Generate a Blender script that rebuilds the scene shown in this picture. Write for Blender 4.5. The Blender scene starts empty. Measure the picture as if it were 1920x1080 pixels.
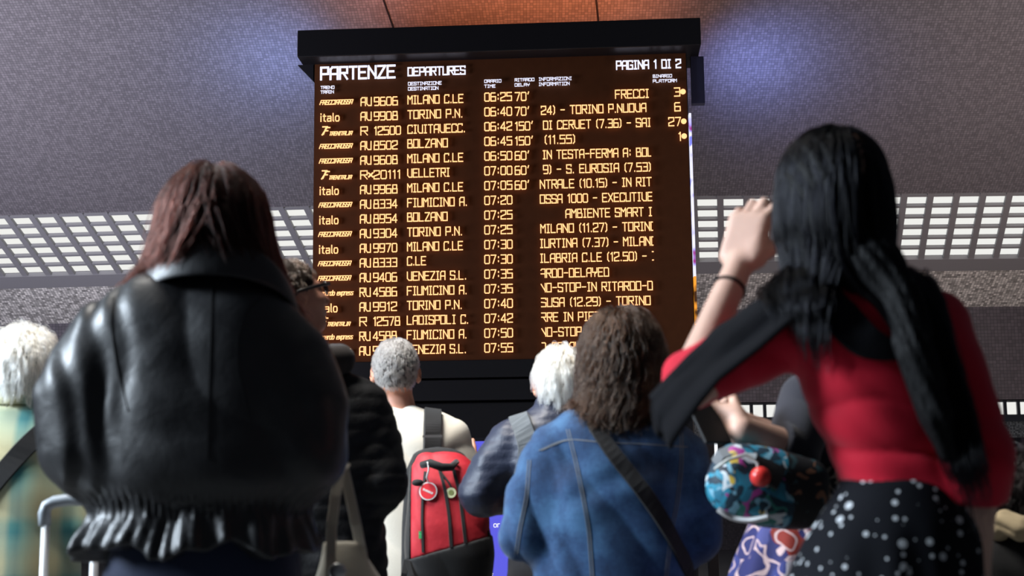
import bpy, bmesh, math, random
import numpy as np
from math import pi, sin, cos, radians
from mathutils import Vector, Matrix

# ------------------------------------------------------------------ camera
C = bpy.context.scene.collection
SC = bpy.context.scene
F_PX = 2667.0
EYE = np.array([0.0, 0.0, 1.10])
PITCH, ROLL = radians(8.5), radians(-0.65)
_fw = np.array([0, cos(PITCH), sin(PITCH)]); _rt = np.array([1.0, 0, 0]); _up = np.cross(_rt, _fw)
CR = cos(ROLL) * _rt + sin(ROLL) * _up
CU = -sin(ROLL) * _rt + cos(ROLL) * _up
cam_data = bpy.data.cameras.new('camera')
cam = bpy.data.objects.new('camera', cam_data); C.objects.link(cam)
cam_data.sensor_width = 36.0
cam_data.lens = 36.0 * F_PX / 1920.0
cam.matrix_world = Matrix(((CR[0], CU[0], -_fw[0], EYE[0]), (CR[1], CU[1], -_fw[1], EYE[1]),
                           (CR[2], CU[2], -_fw[2], EYE[2]), (0, 0, 0, 1)))
cam_data.dof.use_dof = True
cam_data.dof.focus_distance = 10.5
cam_data.dof.aperture_fstop = 4.8
cam_data.clip_end = 200
SC.camera = cam
SC.view_settings.view_transform = 'Standard'
SC.view_settings.look = 'None'
SC.view_settings.exposure = 0.0
SC.view_settings.gamma = 1.0
SC.view_settings.use_curve_mapping = False

# ------------------------------------------------------------------ light
world = bpy.data.worlds.new('world'); SC.world = world; world.use_nodes = True
world.node_tree.nodes['Background'].inputs[0].default_value = (0.62, 0.70, 0.86, 1)
world.node_tree.nodes['Background'].inputs[1].default_value = 0.055


def area_light(name, loc, target, size, power, color, size_y=None, spread=pi):
    d = bpy.data.lights.new(name, 'AREA'); d.energy = power; d.color = color
    d.shape = 'RECTANGLE'; d.size = size; d.size_y = size_y or size; d.spread = spread
    o = bpy.data.objects.new(name, d); C.objects.link(o)
    o.location = loc
    o.rotation_euler = (Vector(target) - Vector(loc)).to_track_quat('-Z', 'Y').to_euler()
    return o


# daylight from the glazed station front, high on the left behind the crowd
area_light('daylight_left', (-8.6, 2.2, 5.0), (0.2, 3.4, 1.3), 2.6, 520, (0.76, 0.88, 1.0), spread=1.5)
# unseen overhead fill lamp, added to brighten hair and backs in the crowd
area_light('crowd_fill_light', (-1.8, 3.9, 5.3), (0.0, 5.4, 1.2), 1.6, 135, (1.0, 0.96, 0.90), spread=1.5)
# unseen fill lamps added on both flanks to brighten the soffit
area_light('soffit_fill_left', (-6.5, 10.0, 2.6), (-3.8, 15.6, 4.2), 2.5, 430, (0.88, 0.85, 1.0))
area_light('soffit_fill_right', (5.5, 10.5, 2.4), (3.8, 15.8, 4.0), 2.2, 128, (1.0, 0.80, 0.74))
# the display on the far face of the totem throws its colours on the soffit behind
area_light('rear_board_amber', (-0.05, 12.35, 5.18), (-0.05, 12.7, 6.2), 3.0, 27, (1.0, 0.27, 0.10), size_y=0.3)
area_light('rear_board_blue_left', (-2.0, 12.7, 4.60), (-2.5, 13.5, 5.4), 0.5, 10, (0.30, 0.44, 1.0), spread=2.0)
area_light('rear_board_blue_right', (2.15, 12.75, 4.60), (2.7, 13.6, 5.4), 0.5, 10, (0.28, 0.38, 1.0), spread=2.0)


# ------------------------------------------------------------------ geometry helpers
def ray(x, y):
    """direction of the photograph's pixel, scaled so that one unit is one metre of depth (world y)"""
    v = _fw + CR * (x - 960) / F_PX - CU * (y - 540) / F_PX
    return v / v[1]


def at(x, y, depth):
    return EYE + ray(x, y) * depth


def nrm(v):
    v = np.asarray(v, float)
    return v / max(1e-12, np.linalg.norm(v))


def tag(o, label=None, cat=None, group=None, kind=None):
    if label: o['label'] = label
    if cat: o['category'] = cat
    if group: o['group'] = group
    if kind: o['kind'] = kind
    return o


def empty(name, loc):
    o = bpy.data.objects.new(name, None); C.objects.link(o); o.location = Vector(loc)
    o.empty_display_size = 0.1
    return o


def link_mesh(name, verts, faces, mat, parent=None, origin=None, smooth=False):
    """one mesh object; verts are world coordinates, origin the object's world position"""
    verts = np.asarray(verts, float)
    base = np.array(origin, float) if origin is not None else (np.array(root_loc(parent)) if parent is not None else np.zeros(3))
    me = bpy.data.meshes.new(name)
    me.from_pydata((verts - base).tolist(), [], [list(map(int, f)) for f in faces])
    me.update()
    if smooth:
        me.polygons.foreach_set('use_smooth', np.ones(len(me.polygons), bool))
    if mat is not None: me.materials.append(mat)
    o = bpy.data.objects.new(name, me); C.objects.link(o)
    if parent is None:
        o.location = Vector(base)
    else:
        o.parent = parent
        o.location = Vector(base - np.array(root_loc(parent)))
    return o


def root_loc(o):
    v = Vector((0, 0, 0))
    while o is not None:
        v = v + o.location; o = o.parent
    return v


class MB:
    """collects boxes, prisms, tubes in world coordinates and links them as one mesh"""

    def __init__(s): s.v, s.f = [], []

    def add(s, v, f):
        n = len(s.v); s.v += [tuple(p) for p in v]; s.f += [tuple(i + n for i in q) for q in f]; return s

    def hexa(s, c8):
        return s.add(c8, [(0, 3, 2, 1), (4, 5, 6, 7), (0, 1, 5, 4), (1, 2, 6, 5), (2, 3, 7, 6), (3, 0, 4, 7)])

    def obox(s, c, ex, ey, ez):
        """oriented box from centre and three half-extent vectors"""
        c, ex, ey, ez = map(np.asarray, (c, ex, ey, ez))
        return s.hexa([c - ex - ey - ez, c + ex - ey - ez, c + ex + ey - ez, c - ex + ey - ez,
                       c - ex - ey + ez, c + ex - ey + ez, c + ex + ey + ez, c - ex + ey + ez])

    def tube(s, pts, r, n=10, closed=False, flat=None):
        pts = [np.asarray(p, float) for p in pts]; m = len(pts)
        rr = [r] * m if np.isscalar(r) else list(r)
        base = len(s.v); up = None
        for i, p in enumerate(pts):
            if closed: t = nrm(pts[(i + 1) % m] - pts[i - 1])
            else: t = nrm(pts[min(i + 1, m - 1)] - pts[max(i - 1, 0)])
            if up is None:
                up = np.array([0, 0, 1.0]) if abs(t[2]) < 0.9 else np.array([0, 1.0, 0])
            a = nrm(np.cross(t, up)); b = nrm(np.cross(a, t)); up = b
            fa, fb = (1, 1) if flat is None else flat
            for k in range(n):
                q = p + rr[i] * (a * cos(2 * pi * k / n) * fa + b * sin(2 * pi * k / n) * fb)
                s.v.append(tuple(q))
        for i in range(m if closed else m - 1):
            j = (i + 1) % m
            for k in range(n):
                l = (k + 1) % n
                s.f.append((base + i * n + k, base + i * n + l, base + j * n + l, base + j * n + k))
        if not closed:
            s.f.append(tuple(base + k for k in range(n))[::-1])
            s.f.append(tuple(base + (m - 1) * n + k for k in range(n)))
        return s

    def build(s, name, mat, parent=None, origin=None, smooth=False, bevel=0):
        o = link_mesh(name, s.v, s.f, mat, parent, origin, smooth)
        if bevel:
            m = o.modifiers.new('bevel', 'BEVEL'); m.width = bevel; m.segments = 2; m.limit_method = 'ANGLE'
        return o


# ------------------------------------------------------------------ materials
class NT:
    """small node-tree helper"""

    def __init__(s, name):
        s.m = bpy.data.materials.new(name); s.m.use_nodes = True
        s.t = s.m.node_tree; s.b = s.t.nodes['Principled BSDF']

    def n(s, typ, **kw):
        o = s.t.nodes.new(typ)
        for k, v in kw.items(): setattr(o, k, v)
        return o

    def l(s, a, b): s.t.links.new(a, b)

    def math(s, op, a, b=None, c=None):
        o = s.n('ShaderNodeMath', operation=op)
        for i, v in enumerate((a, b, c)):
            if v is None: continue
            if isinstance(v, (int, float)): o.inputs[i].default_value = v
            else: s.l(v, o.inputs[i])
        return o.outputs[0]

    def coord(s, kind='Object', scale=(1, 1, 1), rot=(0, 0, 0), loc=(0, 0, 0)):
        t = s.n('ShaderNodeTexCoord'); mp = s.n('ShaderNodeMapping')
        s.l(t.outputs[kind], mp.inputs[0])
        mp.inputs['Scale'].default_value = scale; mp.inputs['Rotation'].default_value = rot; mp.inputs['Location'].default_value = loc
        return mp.outputs[0]

    def noise(s, vec, scale, detail=3, rough=0.5, dist=0.0):
        o = s.n('ShaderNodeTexNoise'); s.l(vec, o.inputs['Vector'])
        o.inputs['Scale'].default_value = scale; o.inputs['Detail'].default_value = detail
        o.inputs['Roughness'].default_value = rough; o.inputs['Distortion'].default_value = dist
        return o.outputs['Fac']

    def ramp(s, fac, stops, mode='LINEAR'):
        o = s.n('ShaderNodeValToRGB'); s.l(fac, o.inputs[0]); o.color_ramp.interpolation = mode
        e = o.color_ramp.elements
        while len(e) < len(stops): e.new(0.5)
        for i, (p, c) in enumerate(stops): e[i].position = p; e[i].color = (*c, 1)
        return o.outputs[0]

    def mix(s, fac, a, b, blend='MIX'):
        o = s.n('ShaderNodeMix', data_type='RGBA', blend_type=blend)
        for i, v in ((0, fac), (6, a), (7, b)):
            if isinstance(v, (int, float)): o.inputs[i].default_value = v
            elif isinstance(v, tuple): o.inputs[i].default_value = (*v, 1)
            else: s.l(v, o.inputs[i])
        return o.outputs[2]

    def bump(s, height, strength=0.3, dist=0.01):
        o = s.n('ShaderNodeBump'); s.l(height, o.inputs['Height'])
        o.inputs['Strength'].default_value = strength; o.inputs['Distance'].default_value = dist
        s.l(o.outputs[0], s.b.inputs['Normal'])

    def set(s, **kw):
        for k, v in kw.items():
            k = {'color': 'Base Color', 'rough': 'Roughness', 'metal': 'Metallic', 'spec': 'Specular IOR Level',
                 'sheen': 'Sheen Weight', 'coat': 'Coat Weight', 'ecol': 'Emission Color', 'estr': 'Emission Strength', 'sss': 'Subsurface Weight'}[k]
            i = s.b.inputs[k]
            if isinstance(v, tuple): i.default_value = (*v, 1)
            elif isinstance(v, (int, float)): i.default_value = v
            else: s.l(v, i)
        return s


def plain(name, color, rough=0.5, metal=0.0, spec=0.5, grain=0.0, gscale=200.0):
    t = NT(name); t.set(rough=rough, metal=metal, spec=spec)
    if grain:
        n = t.noise(t.coord(), gscale, 2)
        t.set(color=t.mix(n, tuple(c * (1 - grain) for c in color), tuple(min(1, c * (1 + grain)) for c in color)))
        t.bump(n, 0.15, 0.002)
    else:
        t.set(color=color)
    return t.m


def glow(name, color, strength):
    t = NT(name); t.set(color=(0.02, 0.02, 0.02), ecol=color, estr=strength, rough=0.6, spec=0.1); return t.m


def mosaic(name, c0, c1, cell, grout, contrast_seed=0.0, rough=0.6, joint=None, gw=0.12, spec=0.3):
    """tiny square mosaic tiles on an object whose local x, y lie in its plane"""
    t = NT(name); t.set(rough=rough, spec=spec)
    v = t.coord('Object', (1 / cell, 1 / cell, 1 / cell))
    s = t.n('ShaderNodeSeparateXYZ'); t.l(v, s.inputs[0])
    fx, fy = t.math('FLOOR', s.outputs[0]), t.math('FLOOR', s.outputs[1])
    cb = t.n('ShaderNodeCombineXYZ'); t.l(fx, cb.inputs[0]); t.l(fy, cb.inputs[1]); cb.inputs[2].default_value = contrast_seed
    w = t.n('ShaderNodeTexWhiteNoise', noise_dimensions='3D'); t.l(cb.outputs[0], w.inputs['Vector'])
    col = t.mix(w.outputs['Value'], c0, c1)
    gx = t.math('LESS_THAN', t.math('FRACT', s.outputs[0]), gw)
    gy = t.math('LESS_THAN', t.math('FRACT', s.outputs[1]), gw)
    g = t.math('MAXIMUM', gx, gy)
    col = t.mix(g, col, grout)
    if joint:
        period, off, wd = joint
        jx = t.math('LESS_THAN', t.math('FRACT', t.math('MULTIPLY_ADD', s.outputs[0], cell / period, off)), wd / period)
        col = t.mix(jx, col, (0.012, 0.01, 0.01))
    t.set(color=col)
    t.bump(t.math('SUBTRACT', 1.0, g), 0.25, 0.003)
    return t.m


M_black = plain('black_housing', (0.006, 0.006, 0.008), 0.45, spec=0.35, grain=0.2, gscale=60)
M_blackedge = plain('black_edge', (0.012, 0.012, 0.016), 0.35, spec=0.5)
M_steel = plain('grey_bars', (0.17, 0.17, 0.185), 0.5, 0.2, grain=0.1)
# ------------------------------------------------------------------ the hall
def plane_frame(px_a, px_b, vp, depth):
    """sloping soffit: horizontal edge through two pixels, ribs running to the vanishing point vp"""
    ra, rb = ray(*px_a), ray(*px_b)
    A = ra * depth
    B = rb * (A[2] / rb[2])
    h = nrm(B - A); d = nrm(ray(*vp)); n = nrm(np.cross(h, d))
    if n[2] < 0: n = -n
    return EYE + A, h, d, n


def hit(px, A, n):
    v = ray(*px); return EYE + v * (((A - EYE) @ n) / (v @ n))


def oriented(name, A, h, n, mat, poly, thick, parent=None):
    """slab with its visible face in the plane (A, n); the object's local x, y lie in that plane"""
    g = nrm(np.cross(n, h))                       # in-plane, uphill
    R = Matrix(((h[0], g[0], n[0], A[0]), (h[1], g[1], n[1], A[1]), (h[2], g[2], n[2], A[2]), (0, 0, 0, 1)))
    loc = [((p - A) @ h, (p - A) @ g) for p in poly]
    m = len(loc)
    v = [(x, y, 0) for x, y in loc] + [(x, y, thick) for x, y in loc]
    f = [tuple(range(m))[::-1], tuple(range(m, 2 * m))] + [(i, (i + 1) % m, m + (i + 1) % m, m + i) for i in range(m)]
    me = bpy.data.meshes.new(name); me.from_pydata(v, [], f); me.materials.append(mat)
    o = bpy.data.objects.new(name, me); C.objects.link(o); o.matrix_world = R
    return o


M_soffit = mosaic('soffit_mosaic', (0.135, 0.128, 0.138), (0.215, 0.203, 0.217), 0.030, (0.08, 0.075, 0.083), 1.0, 0.55)
M_speck = mosaic('speckled_mosaic', (0.26, 0.255, 0.24), (0.97, 0.95, 0.90), 0.034, (0.20, 0.20, 0.19), 2.0, 0.5)
M_fascia = mosaic('fascia_mosaic', (0.07, 0.065, 0.075), (0.11, 0.10, 0.115), 0.04, (0.045, 0.042, 0.05), 3.0, 0.6)
M_bars = plain('pale_grey_bars', (0.25, 0.25, 0.262), 0.55, grain=0.06)
M_diff = glow('lit_diffuser', (1.0, 1.0, 0.955), 0.86)
M_floor = plain('floor_stone', (0.16, 0.155, 0.15), 0.25, grain=0.25, gscale=6)

floor = MB().add([(-14, -4, 0), (14, -4, 0), (14, 40, 0), (-14, 40, 0), (-14, -4, -0.2), (14, -4, -0.2), (14, 40, -0.2), (-14, 40, -0.2)],
                 [(0, 1, 2, 3), (7, 6, 5, 4), (0, 4, 5, 1), (1, 5, 6, 2), (2, 6, 7, 3), (3, 7, 4, 0)]).build('floor', M_floor)
tag(floor, kind='structure')

sides = {
    'left': dict(a=(0, 404), b=(585, 386), vp=(1664, 2680), D=15.5, x0=-700, x1=945, xg=(-420, 740)),
    'right': dict(a=(1310, 368), b=(1920, 361), vp=(1395, 2640), D=15.3, x0=945, x1=2700, xg=(1210, 2420)),
}
_AL, _, _, _NL = plane_frame(*[sides['left'][k] for k in ('a', 'b', 'vp', 'D')])
_AR, _, _, _NR = plane_frame(*[sides['right'][k] for k in ('a', 'b', 'vp', 'D')])
sides['right']['D'] *= hit((945, 200), _AL, _NL)[1] / hit((945, 200), _AR, _NR)[1]     # the two slopes meet behind the board
_RX = hit((945, 200), _AL, _NL); _RT = nrm(np.cross(_NL, _NR)); _RT = _RT if _RT[2] > 0 else -_RT
for sd, q in sides.items():
    A, h, d, n = plane_frame(q['a'], q['b'], q['vp'], q['D'])
    q.update(A=A, h=h, d=d, n=n)
    s_of = lambda px: None
    # signed distances along the rib direction, measured at the reference pixel column
    u0 = (hit((q['x0'], q['a'][1]), A, n) - A) @ h
    # distances along d (ribs) where the borders sit
    xr = 300 if sd == 'left' else 1600
    ya = 395 if sd == 'left' else 364.5
    P0 = hit((xr, ya), A, n)
    def along(yy):
        P = hit((xr, yy), A, n)
        g = nrm(np.cross(n, h)); return ((P - P0) @ g) / (d @ g)
    if sd == 'left': y_cell, y_bord, y_sp = 511, 533, 602
    else: y_cell, y_bord, y_sp = 487, 509, 578
    lc, lb, ls = along(y_cell), along(y_bord), along(y_sp)
    q.update(P0=P0, lc=lc, lb=lb, ls=ls)
    def pt(u, w, off=0.0, P0=P0, h=h, d=d, n=n): return P0 + h * u + d * w + n * off
    ug0 = (hit((q['x0'], ya), A, n) - P0) @ h
    ug1 = (hit((q['x1'], ya), A, n) - P0) @ h
    q['pt'] = pt; q['ug'] = (ug0, ug1)
    # upper soffit, rising towards the viewer
    gv = nrm(np.cross(n, h))
    def ridge(w):
        return _RX + _RT * (((pt(0, w) - _RX) @ gv) / (_RT @ gv))
    def strip(w0, w1):
        return [pt(ug0, w0), ridge(w0), ridge(w1), pt(ug0, w1)] if sd == 'left' else [ridge(w0), pt(ug1, w0), pt(ug1, w1), ridge(w1)]
    so = oriented('ceiling' if sd == 'left' else 'ceiling_right', P0, h, n, M_soffit,
                  strip(0, -5.2), 0.05)
    tag(so, kind='structure')
    jx = 720 if sd == 'left' else 1118
    J0 = (hit((jx, 2), A, n) - P0); ju = J0 @ h - (J0 @ nrm(np.cross(n, h))) / (d @ nrm(np.cross(n, h))) * (d @ h)
    jt = MB().hexa([pt(ju - .009, -5, -.004), pt(ju + .009, -5, -.004), pt(ju + .009, -.1, -.004), pt(ju - .009, -.1, -.004),
                    pt(ju - .009, -5, .01), pt(ju + .009, -5, .01), pt(ju + .009, -.1, .01), pt(ju - .009, -.1, .01)]).build('trim_4' if sd == 'left' else 'trim_5', M_blackedge)
    tag(jt, kind='structure')
    # luminous grille: a fixture of its own on each flank
    cu = [hit((x, ya), A, n) for x in q['xg']]
    g0, g1 = (cu[0] - P0) @ h, (cu[1] - P0) @ h
    lamp = empty('grille_light', pt((g0 + g1) / 2, lc / 2))
    tag(lamp, 'long luminous ceiling grille left of the board, above the leather jacket' if sd == 'left'
        else 'long luminous ceiling grille right of the board, behind the long black hair', 'ceiling light', 'luminous ceiling grilles')
    mb = MB()
    deep = n * 0.04
    pitch_u, bar_u = 0.283, 0.068
    phase = 0.0
    ref = hit(((525, 389) if sd == 'left' else (1746, 363)), A, n)
    phase = ((ref - P0) @ h) % pitch_u
    k = math.floor((g0 - phase) / pitch_u)
    us = []
    while phase + k * pitch_u < g1:
        us.append(phase + k * pitch_u); k += 1
    for u in us:
        c = pt(u, lc / 2)
        mb.hexa([pt(u - bar_u / 2, 0), pt(u + bar_u / 2, 0), pt(u + bar_u / 2, lc), pt(u - bar_u / 2, lc),
                 pt(u - bar_u / 2, 0) + deep, pt(u + bar_u / 2, 0) + deep, pt(u + bar_u / 2, lc) + deep, pt(u - bar_u / 2, lc) + deep])
    rows = [0.045 + i * (lc - 0.045) / 6 for i in range(6)]
    for w in rows:
        b = 0.014
        mb.hexa([pt(g0, w - b, 0.004), pt(g1, w - b, 0.004), pt(g1, w + b, 0.004), pt(g0, w + b, 0.004),
                 pt(g0, w - b, 0.046), pt(g1, w - b, 0.046), pt(g1, w + b, 0.046), pt(g0, w + b, 0.046)])
    mb.build('grille', M_bars, lamp)
    fr = MB()
    for w0, w1 in ((lc, lb),):
        fr.hexa([pt(g0, w0, -0.01), pt(g1, w0, -0.01), pt(g1, w1, -0.01), pt(g0, w1, -0.01),
                 pt(g0, w0, 0.05), pt(g1, w0, 0.05), pt(g1, w1, 0.05), pt(g0, w1, 0.05)])
    fr.build('border', M_bars, lamp)
    df = MB().hexa([pt(g0, 0.0, 0.055), pt(g1, 0.0, 0.055), pt(g1, lc, 0.055), pt(g0, lc, 0.055),
                    pt(g0, 0.0, 0.09), pt(g1, 0.0, 0.09), pt(g1, lc, 0.09), pt(g0, lc, 0.09)])
    df.build('diffuser', M_diff, lamp)
    sp = oriented('trim_1' if sd == 'left' else 'trim_2', pt(0, lb), h, n, M_speck,
                  strip(lb, ls), 0.05)
    tag(sp, kind='structure')
    # deep fascia below the mosaic strip
    a, b = pt(ug0, ls), pt(ug1, ls)
    zl = float(at(300 if sd == 'left' else 1700, 757 + (8 if sd == 'left' else 0), 17.3)[2])
    up = np.array([0, 0, 1.0]); bk = nrm(np.cross(up, h))
    R = Matrix(((h[0], 0, -bk[0], a[0]), (h[1], 0, -bk[1], a[1]), (0, 1, 0, a[2]), (0, 0, 0, 1)))
    L = (b - a) @ h
    v = [(0, zl - a[2], 0), (L, zl - a[2], 0), (L, 0, 0), (0, 0, 0), (0, zl - a[2], -0.25), (L, zl - a[2], -0.25), (L, 0, -0.25), (0, 0, -0.25)]
    me = bpy.data.meshes.new('wall'); me.from_pydata(v, [], [(0, 1, 2, 3), (7, 6, 5, 4), (0, 4, 5, 1), (1, 5, 6, 2), (2, 6, 7, 3), (3, 7, 4, 0)])
    me.materials.append(M_fascia)
    o = bpy.data.objects.new('wall_' + sd, me); C.objects.link(o); o.matrix_world = R; tag(o, kind='structure')

# the next bay, far behind: one more lit strip, its mosaic band and the dark end wall
DB = 31.0
zt = lambda y: at(1880, y, DB)[2]
far = empty('grille_light', (6.0, DB, zt(770)))
tag(far, 'distant thin luminous grille low behind the woman in red', 'ceiling light', 'luminous ceiling grilles')
mb = MB(); x = -16.0
while x < 15:
    mb.obox((x, DB - 0.03, zt(763)), (0.035, 0, 0), (0, 0.03, 0), (0, 0, 0.30)); x += 0.29
mb.obox((-.5, DB - 0.03, zt(753)), (15.5, 0, 0), (0, 0.025, 0), (0, 0, 0.015))
mb.obox((-.5, DB - 0.04, zt(784)), (15.5, 0, 0), (0, 0.05, 0), (0, 0, 0.075))
mb.build('grille', M_steel, far)
MB().obox((-.5, DB + 0.05, zt(763)), (15.5, 0, 0), (0, 0.02, 0), (0, 0, 0.30)).build('diffuser', M_diff, far)
def upright(name, x0, x1, z0, z1, y, mat):
    me = bpy.data.meshes.new(name)
    w, hh = x1 - x0, z1 - z0
    me.from_pydata([(0, 0, 0), (w, 0, 0), (w, hh, 0), (0, hh, 0), (0, 0, -0.2), (w, 0, -0.2), (w, hh, -0.2), (0, hh, -0.2)], [],
                   [(0, 1, 2, 3), (7, 6, 5, 4), (0, 4, 5, 1), (1, 5, 6, 2), (2, 6, 7, 3), (3, 7, 4, 0)])
    me.materials.append(mat)
    o = bpy.data.objects.new(name, me); C.objects.link(o)
    o.matrix_world = Matrix(((1, 0, 0, x0), (0, 0, -1, y), (0, 1, 0, z0), (0, 0, 0, 1)))
    return tag(o, kind='structure')
upright('trim_3', -16, 14.9, zt(821), zt(789), DB - 0.05, M_speck)
upright('wall_back', -16, 14.9, 0, zt(820), DB, M_fascia)
# ------------------------------------------------------------------ departure board
def fit_board():
    obs = np.array([(590, 110), (1287, 89.5), (1301, 667), (585, 682)], float)
    D = 12.0
    def corners(q):
        x, z, W, H, yaw = q
        c = np.array([x, D, z]); h = np.array([cos(yaw), sin(yaw), 0]) * W / 2; u = np.array([0, 0, H / 2])
        return np.array([c - h + u, c + h + u, c + h - u, c - h - u])
    def proj(P):
        v = P - EYE; z = v @ _fw
        return np.stack([960 + F_PX * (v @ CR) / z, 540 - F_PX * (v @ CU) / z], -1)
    q = np.array([0, 3.6, 3.2, 2.6, -0.05])
    for _ in range(60):
        r0 = (proj(corners(q)) - obs).ravel()
        J = np.array([((proj(corners(q + e)) - obs).ravel() - r0) / 1e-5 for e in np.eye(5) * 1e-5]).T
        q = q - np.linalg.lstsq(J, r0, rcond=None)[0]
    return q, (proj(corners(q)) - obs)


BQ, BRES = fit_board()
bx, bz, BW, BH, byaw = BQ
BC = np.array([bx, 12.0, bz]); BHD = np.array([cos(byaw), sin(byaw), 0]); BUP = np.array([0, 0, 1.0]); BN = np.cross(BHD, BUP)  # BN faces the viewer
if BN[1] > 0: BN = -BN


def on_board(x, y, off=0.0):
    """board coordinates (u along, v up) of a point seen in the photograph, on the plane off metres before the screen"""
    P0 = BC + BN * off
    v = ray(x, y); P = EYE + v * (((P0 - EYE) @ BN) / (v @ BN))
    return (P - BC) @ BHD, (P - BC) @ BUP


def bp(u, v, off=0.0): return BC + BHD * u + BUP * v + BN * off


GL = {
 'A': [[(0, 0), (0, 5), (1, 6), (4, 6), (4, 0)], [(0, 2.6), (4, 2.6)]],
 'B': [[(0, 0), (0, 6), (3.4, 6), (3.4, 3.2), (0, 3.2)], [(3.4, 3.2), (4, 2.6), (4, 0), (0, 0)]],
 'C': [[(4, 5), (4, 6), (0.6, 6), (0, 5), (0, 0), (4, 0), (4, 1)]],
 'D': [[(0, 0), (0, 6), (3.4, 6), (4, 5.4), (4, 0), (0, 0)]],
 'E': [[(4, 6), (0, 6), (0, 0), (4, 0)], [(0, 3.1), (3.3, 3.1)]],
 'F': [[(4, 6), (0, 6), (0, 0)], [(0, 3.1), (3.3, 3.1)]],
 'G': [[(4, 5), (4, 6), (0, 6), (0, 0), (4, 0), (4, 2.8), (2.2, 2.8)]],
 'H': [[(0, 0), (0, 6)], [(4, 0), (4, 6)], [(0, 3), (4, 3)]],
 'I': [[(0.3, 6), (2.3, 6)], [(1.3, 6), (1.3, 0)], [(0.3, 0), (2.3, 0)]],
 'J': [[(0, 1.4), (0, 0), (3, 0), (3, 6)]],
 'K': [[(0, 0), (0, 6)], [(4, 6), (0, 2.8), (4, 0)]],
 'L': [[(0, 6), (0, 0), (3.7, 0)]],
 'M': [[(0, 0), (0, 6), (2, 3.4), (4, 6), (4, 0)]],
 'N': [[(0, 0), (0, 6), (4, 0.6), (4, 6)], [(4, 0.6), (4, 0)]],
 'O': [[(0, 0), (0, 6), (4, 6), (4, 0), (0, 0)]],
 'P': [[(0, 0), (0, 6), (4, 6), (4, 2.7), (0, 2.7)]],
 'R': [[(0, 0), (0, 6), (4, 6), (4, 3), (0, 3)], [(1.8, 3), (4, 0)]],
 'S': [[(4, 5), (4, 6), (0, 6), (0, 3.2), (4, 2.8), (4, 0), (0, 0), (0, 1)]],
 'T': [[(0, 6), (4, 6)], [(2, 6), (2, 0)]],
 'U': [[(0, 6), (0, 0), (4, 0), (4, 6)]],
 'V': [[(0, 6), (0, 1.4), (1.4, 0), (4, 0), (4, 6)]],
 'X': [[(0, 0), (4, 6)], [(0, 6), (4, 0)]],
 'Y': [[(0, 6), (0, 3), (4, 3)], [(4, 6), (4, 3), (2, 2), (2, 0)]],
 'Z': [[(0, 6), (4, 6), (0, 0), (4, 0)]],
 '0': [[(0, 0.6), (0, 5.4), (0.6, 6), (3.4, 6), (4, 5.4), (4, 0.6), (3.4, 0), (0.6, 0), (0, 0.6)]],
 '1': [[(0.4, 5), (1.6, 6), (1.6, 0)]],
 '2': [[(0, 5), (0, 6), (4, 6), (4, 3.4), (0, 2), (0, 0), (4, 0)]],
 '3': [[(0, 6), (4, 6), (4, 0), (0, 0)], [(1, 3.1), (4, 3.1)]],
 '4': [[(3, 0), (3, 6), (0, 2), (0, 1.6), (4, 1.6)]],
 '5': [[(4, 6), (0, 6), (0, 3.4), (4, 3.4), (4, 0), (0, 0)]],
 '6': [[(3.6, 6), (0.6, 6), (0, 5.4), (0, 0), (4, 0), (4, 3.2), (0, 3.2)]],
 '7': [[(0, 6), (4, 6), (1.6, 0)]],
 '8': [[(0.3, 3.1), (0.3, 6), (3.7, 6), (3.7, 3.1), (0.3, 3.1)], [(0, 3.1), (0, 0), (4, 0), (4, 3.1)]],
 '9': [[(0.4, 0), (3.4, 0), (4, 0.6), (4, 6), (0, 6), (0, 2.8), (4, 2.8)]],
 ':': [[(0.9, 1.2), (0.9, 1.9)], [(0.9, 4.1), (0.9, 4.8)]],
 '.': [[(0.6, 0), (0.6, 0.35)]], ',': [[(0.8, 0.4), (0.3, -1)]],
 '-': [[(0.2, 3), (3.4, 3)]], '(': [[(1.6, 6.2), (0.6, 5), (0.6, 1), (1.6, -0.2)]], ')': [[(0.2, 6.2), (1.2, 5), (1.2, 1), (0.2, -0.2)]],
 "'": [[(1.0, 6.3), (0.4, 4.8)]],
 'a': [[(0.3, 3.8), (2.9, 3.9), (3.2, 3.3), (3.2, 0)], [(3.2, 2.2), (0.4, 2.2), (0, 1.2), (0.4, 0), (3.2, 0.2)]],
 'b': [[(0, 6), (0, 0), (3, 0), (3.2, 2), (3, 4), (0, 4)]],
 'd': [[(3.2, 6), (3.2, 0), (0.3, 0), (0, 2), (0.3, 4), (3.2, 4)]],
 'e': [[(0, 2.1), (3.2, 2.1), (3, 3.7), (0.4, 3.8), (0, 2), (0.5, 0), (3, 0.1)]],
 'i': [[(0.6, 0), (0.6, 4)], [(0.6, 5.4), (0.6, 5.9)]], 'j': [[(1.2, 4), (1.2, 0), (0, 0)]],
 'l': [[(0.6, 6), (0.6, 0.4), (1.2, 0)]],
 'n': [[(0, 0), (0, 4)], [(0, 3.6), (2.6, 4), (3.2, 3.2), (3.2, 0)]],
 'o': [[(0.6, 0), (0, 1), (0, 3), (0.6, 4), (2.6, 4), (3.2, 3), (3.2, 1), (2.6, 0), (0.6, 0)]],
 'p': [[(0, -1.6), (0, 4), (3, 4), (3.2, 2), (3, 0), (0, 0)]],
 'r': [[(0, 0), (0, 4)], [(0, 3.2), (1.2, 4), (2.2, 4)]],
 's': [[(2.8, 3.8), (0.3, 3.9), (0, 2.6), (2.8, 1.6), (2.8, 0.2), (0, 0.1)]],
 't': [[(0.9, 5.4), (0.9, 0.4), (2.2, 0)], [(0, 4), (2.2, 4)]],
 'x': [[(0, 0), (3, 4)], [(0, 4), (3, 0)]],
 ' ': [],
}
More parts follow.
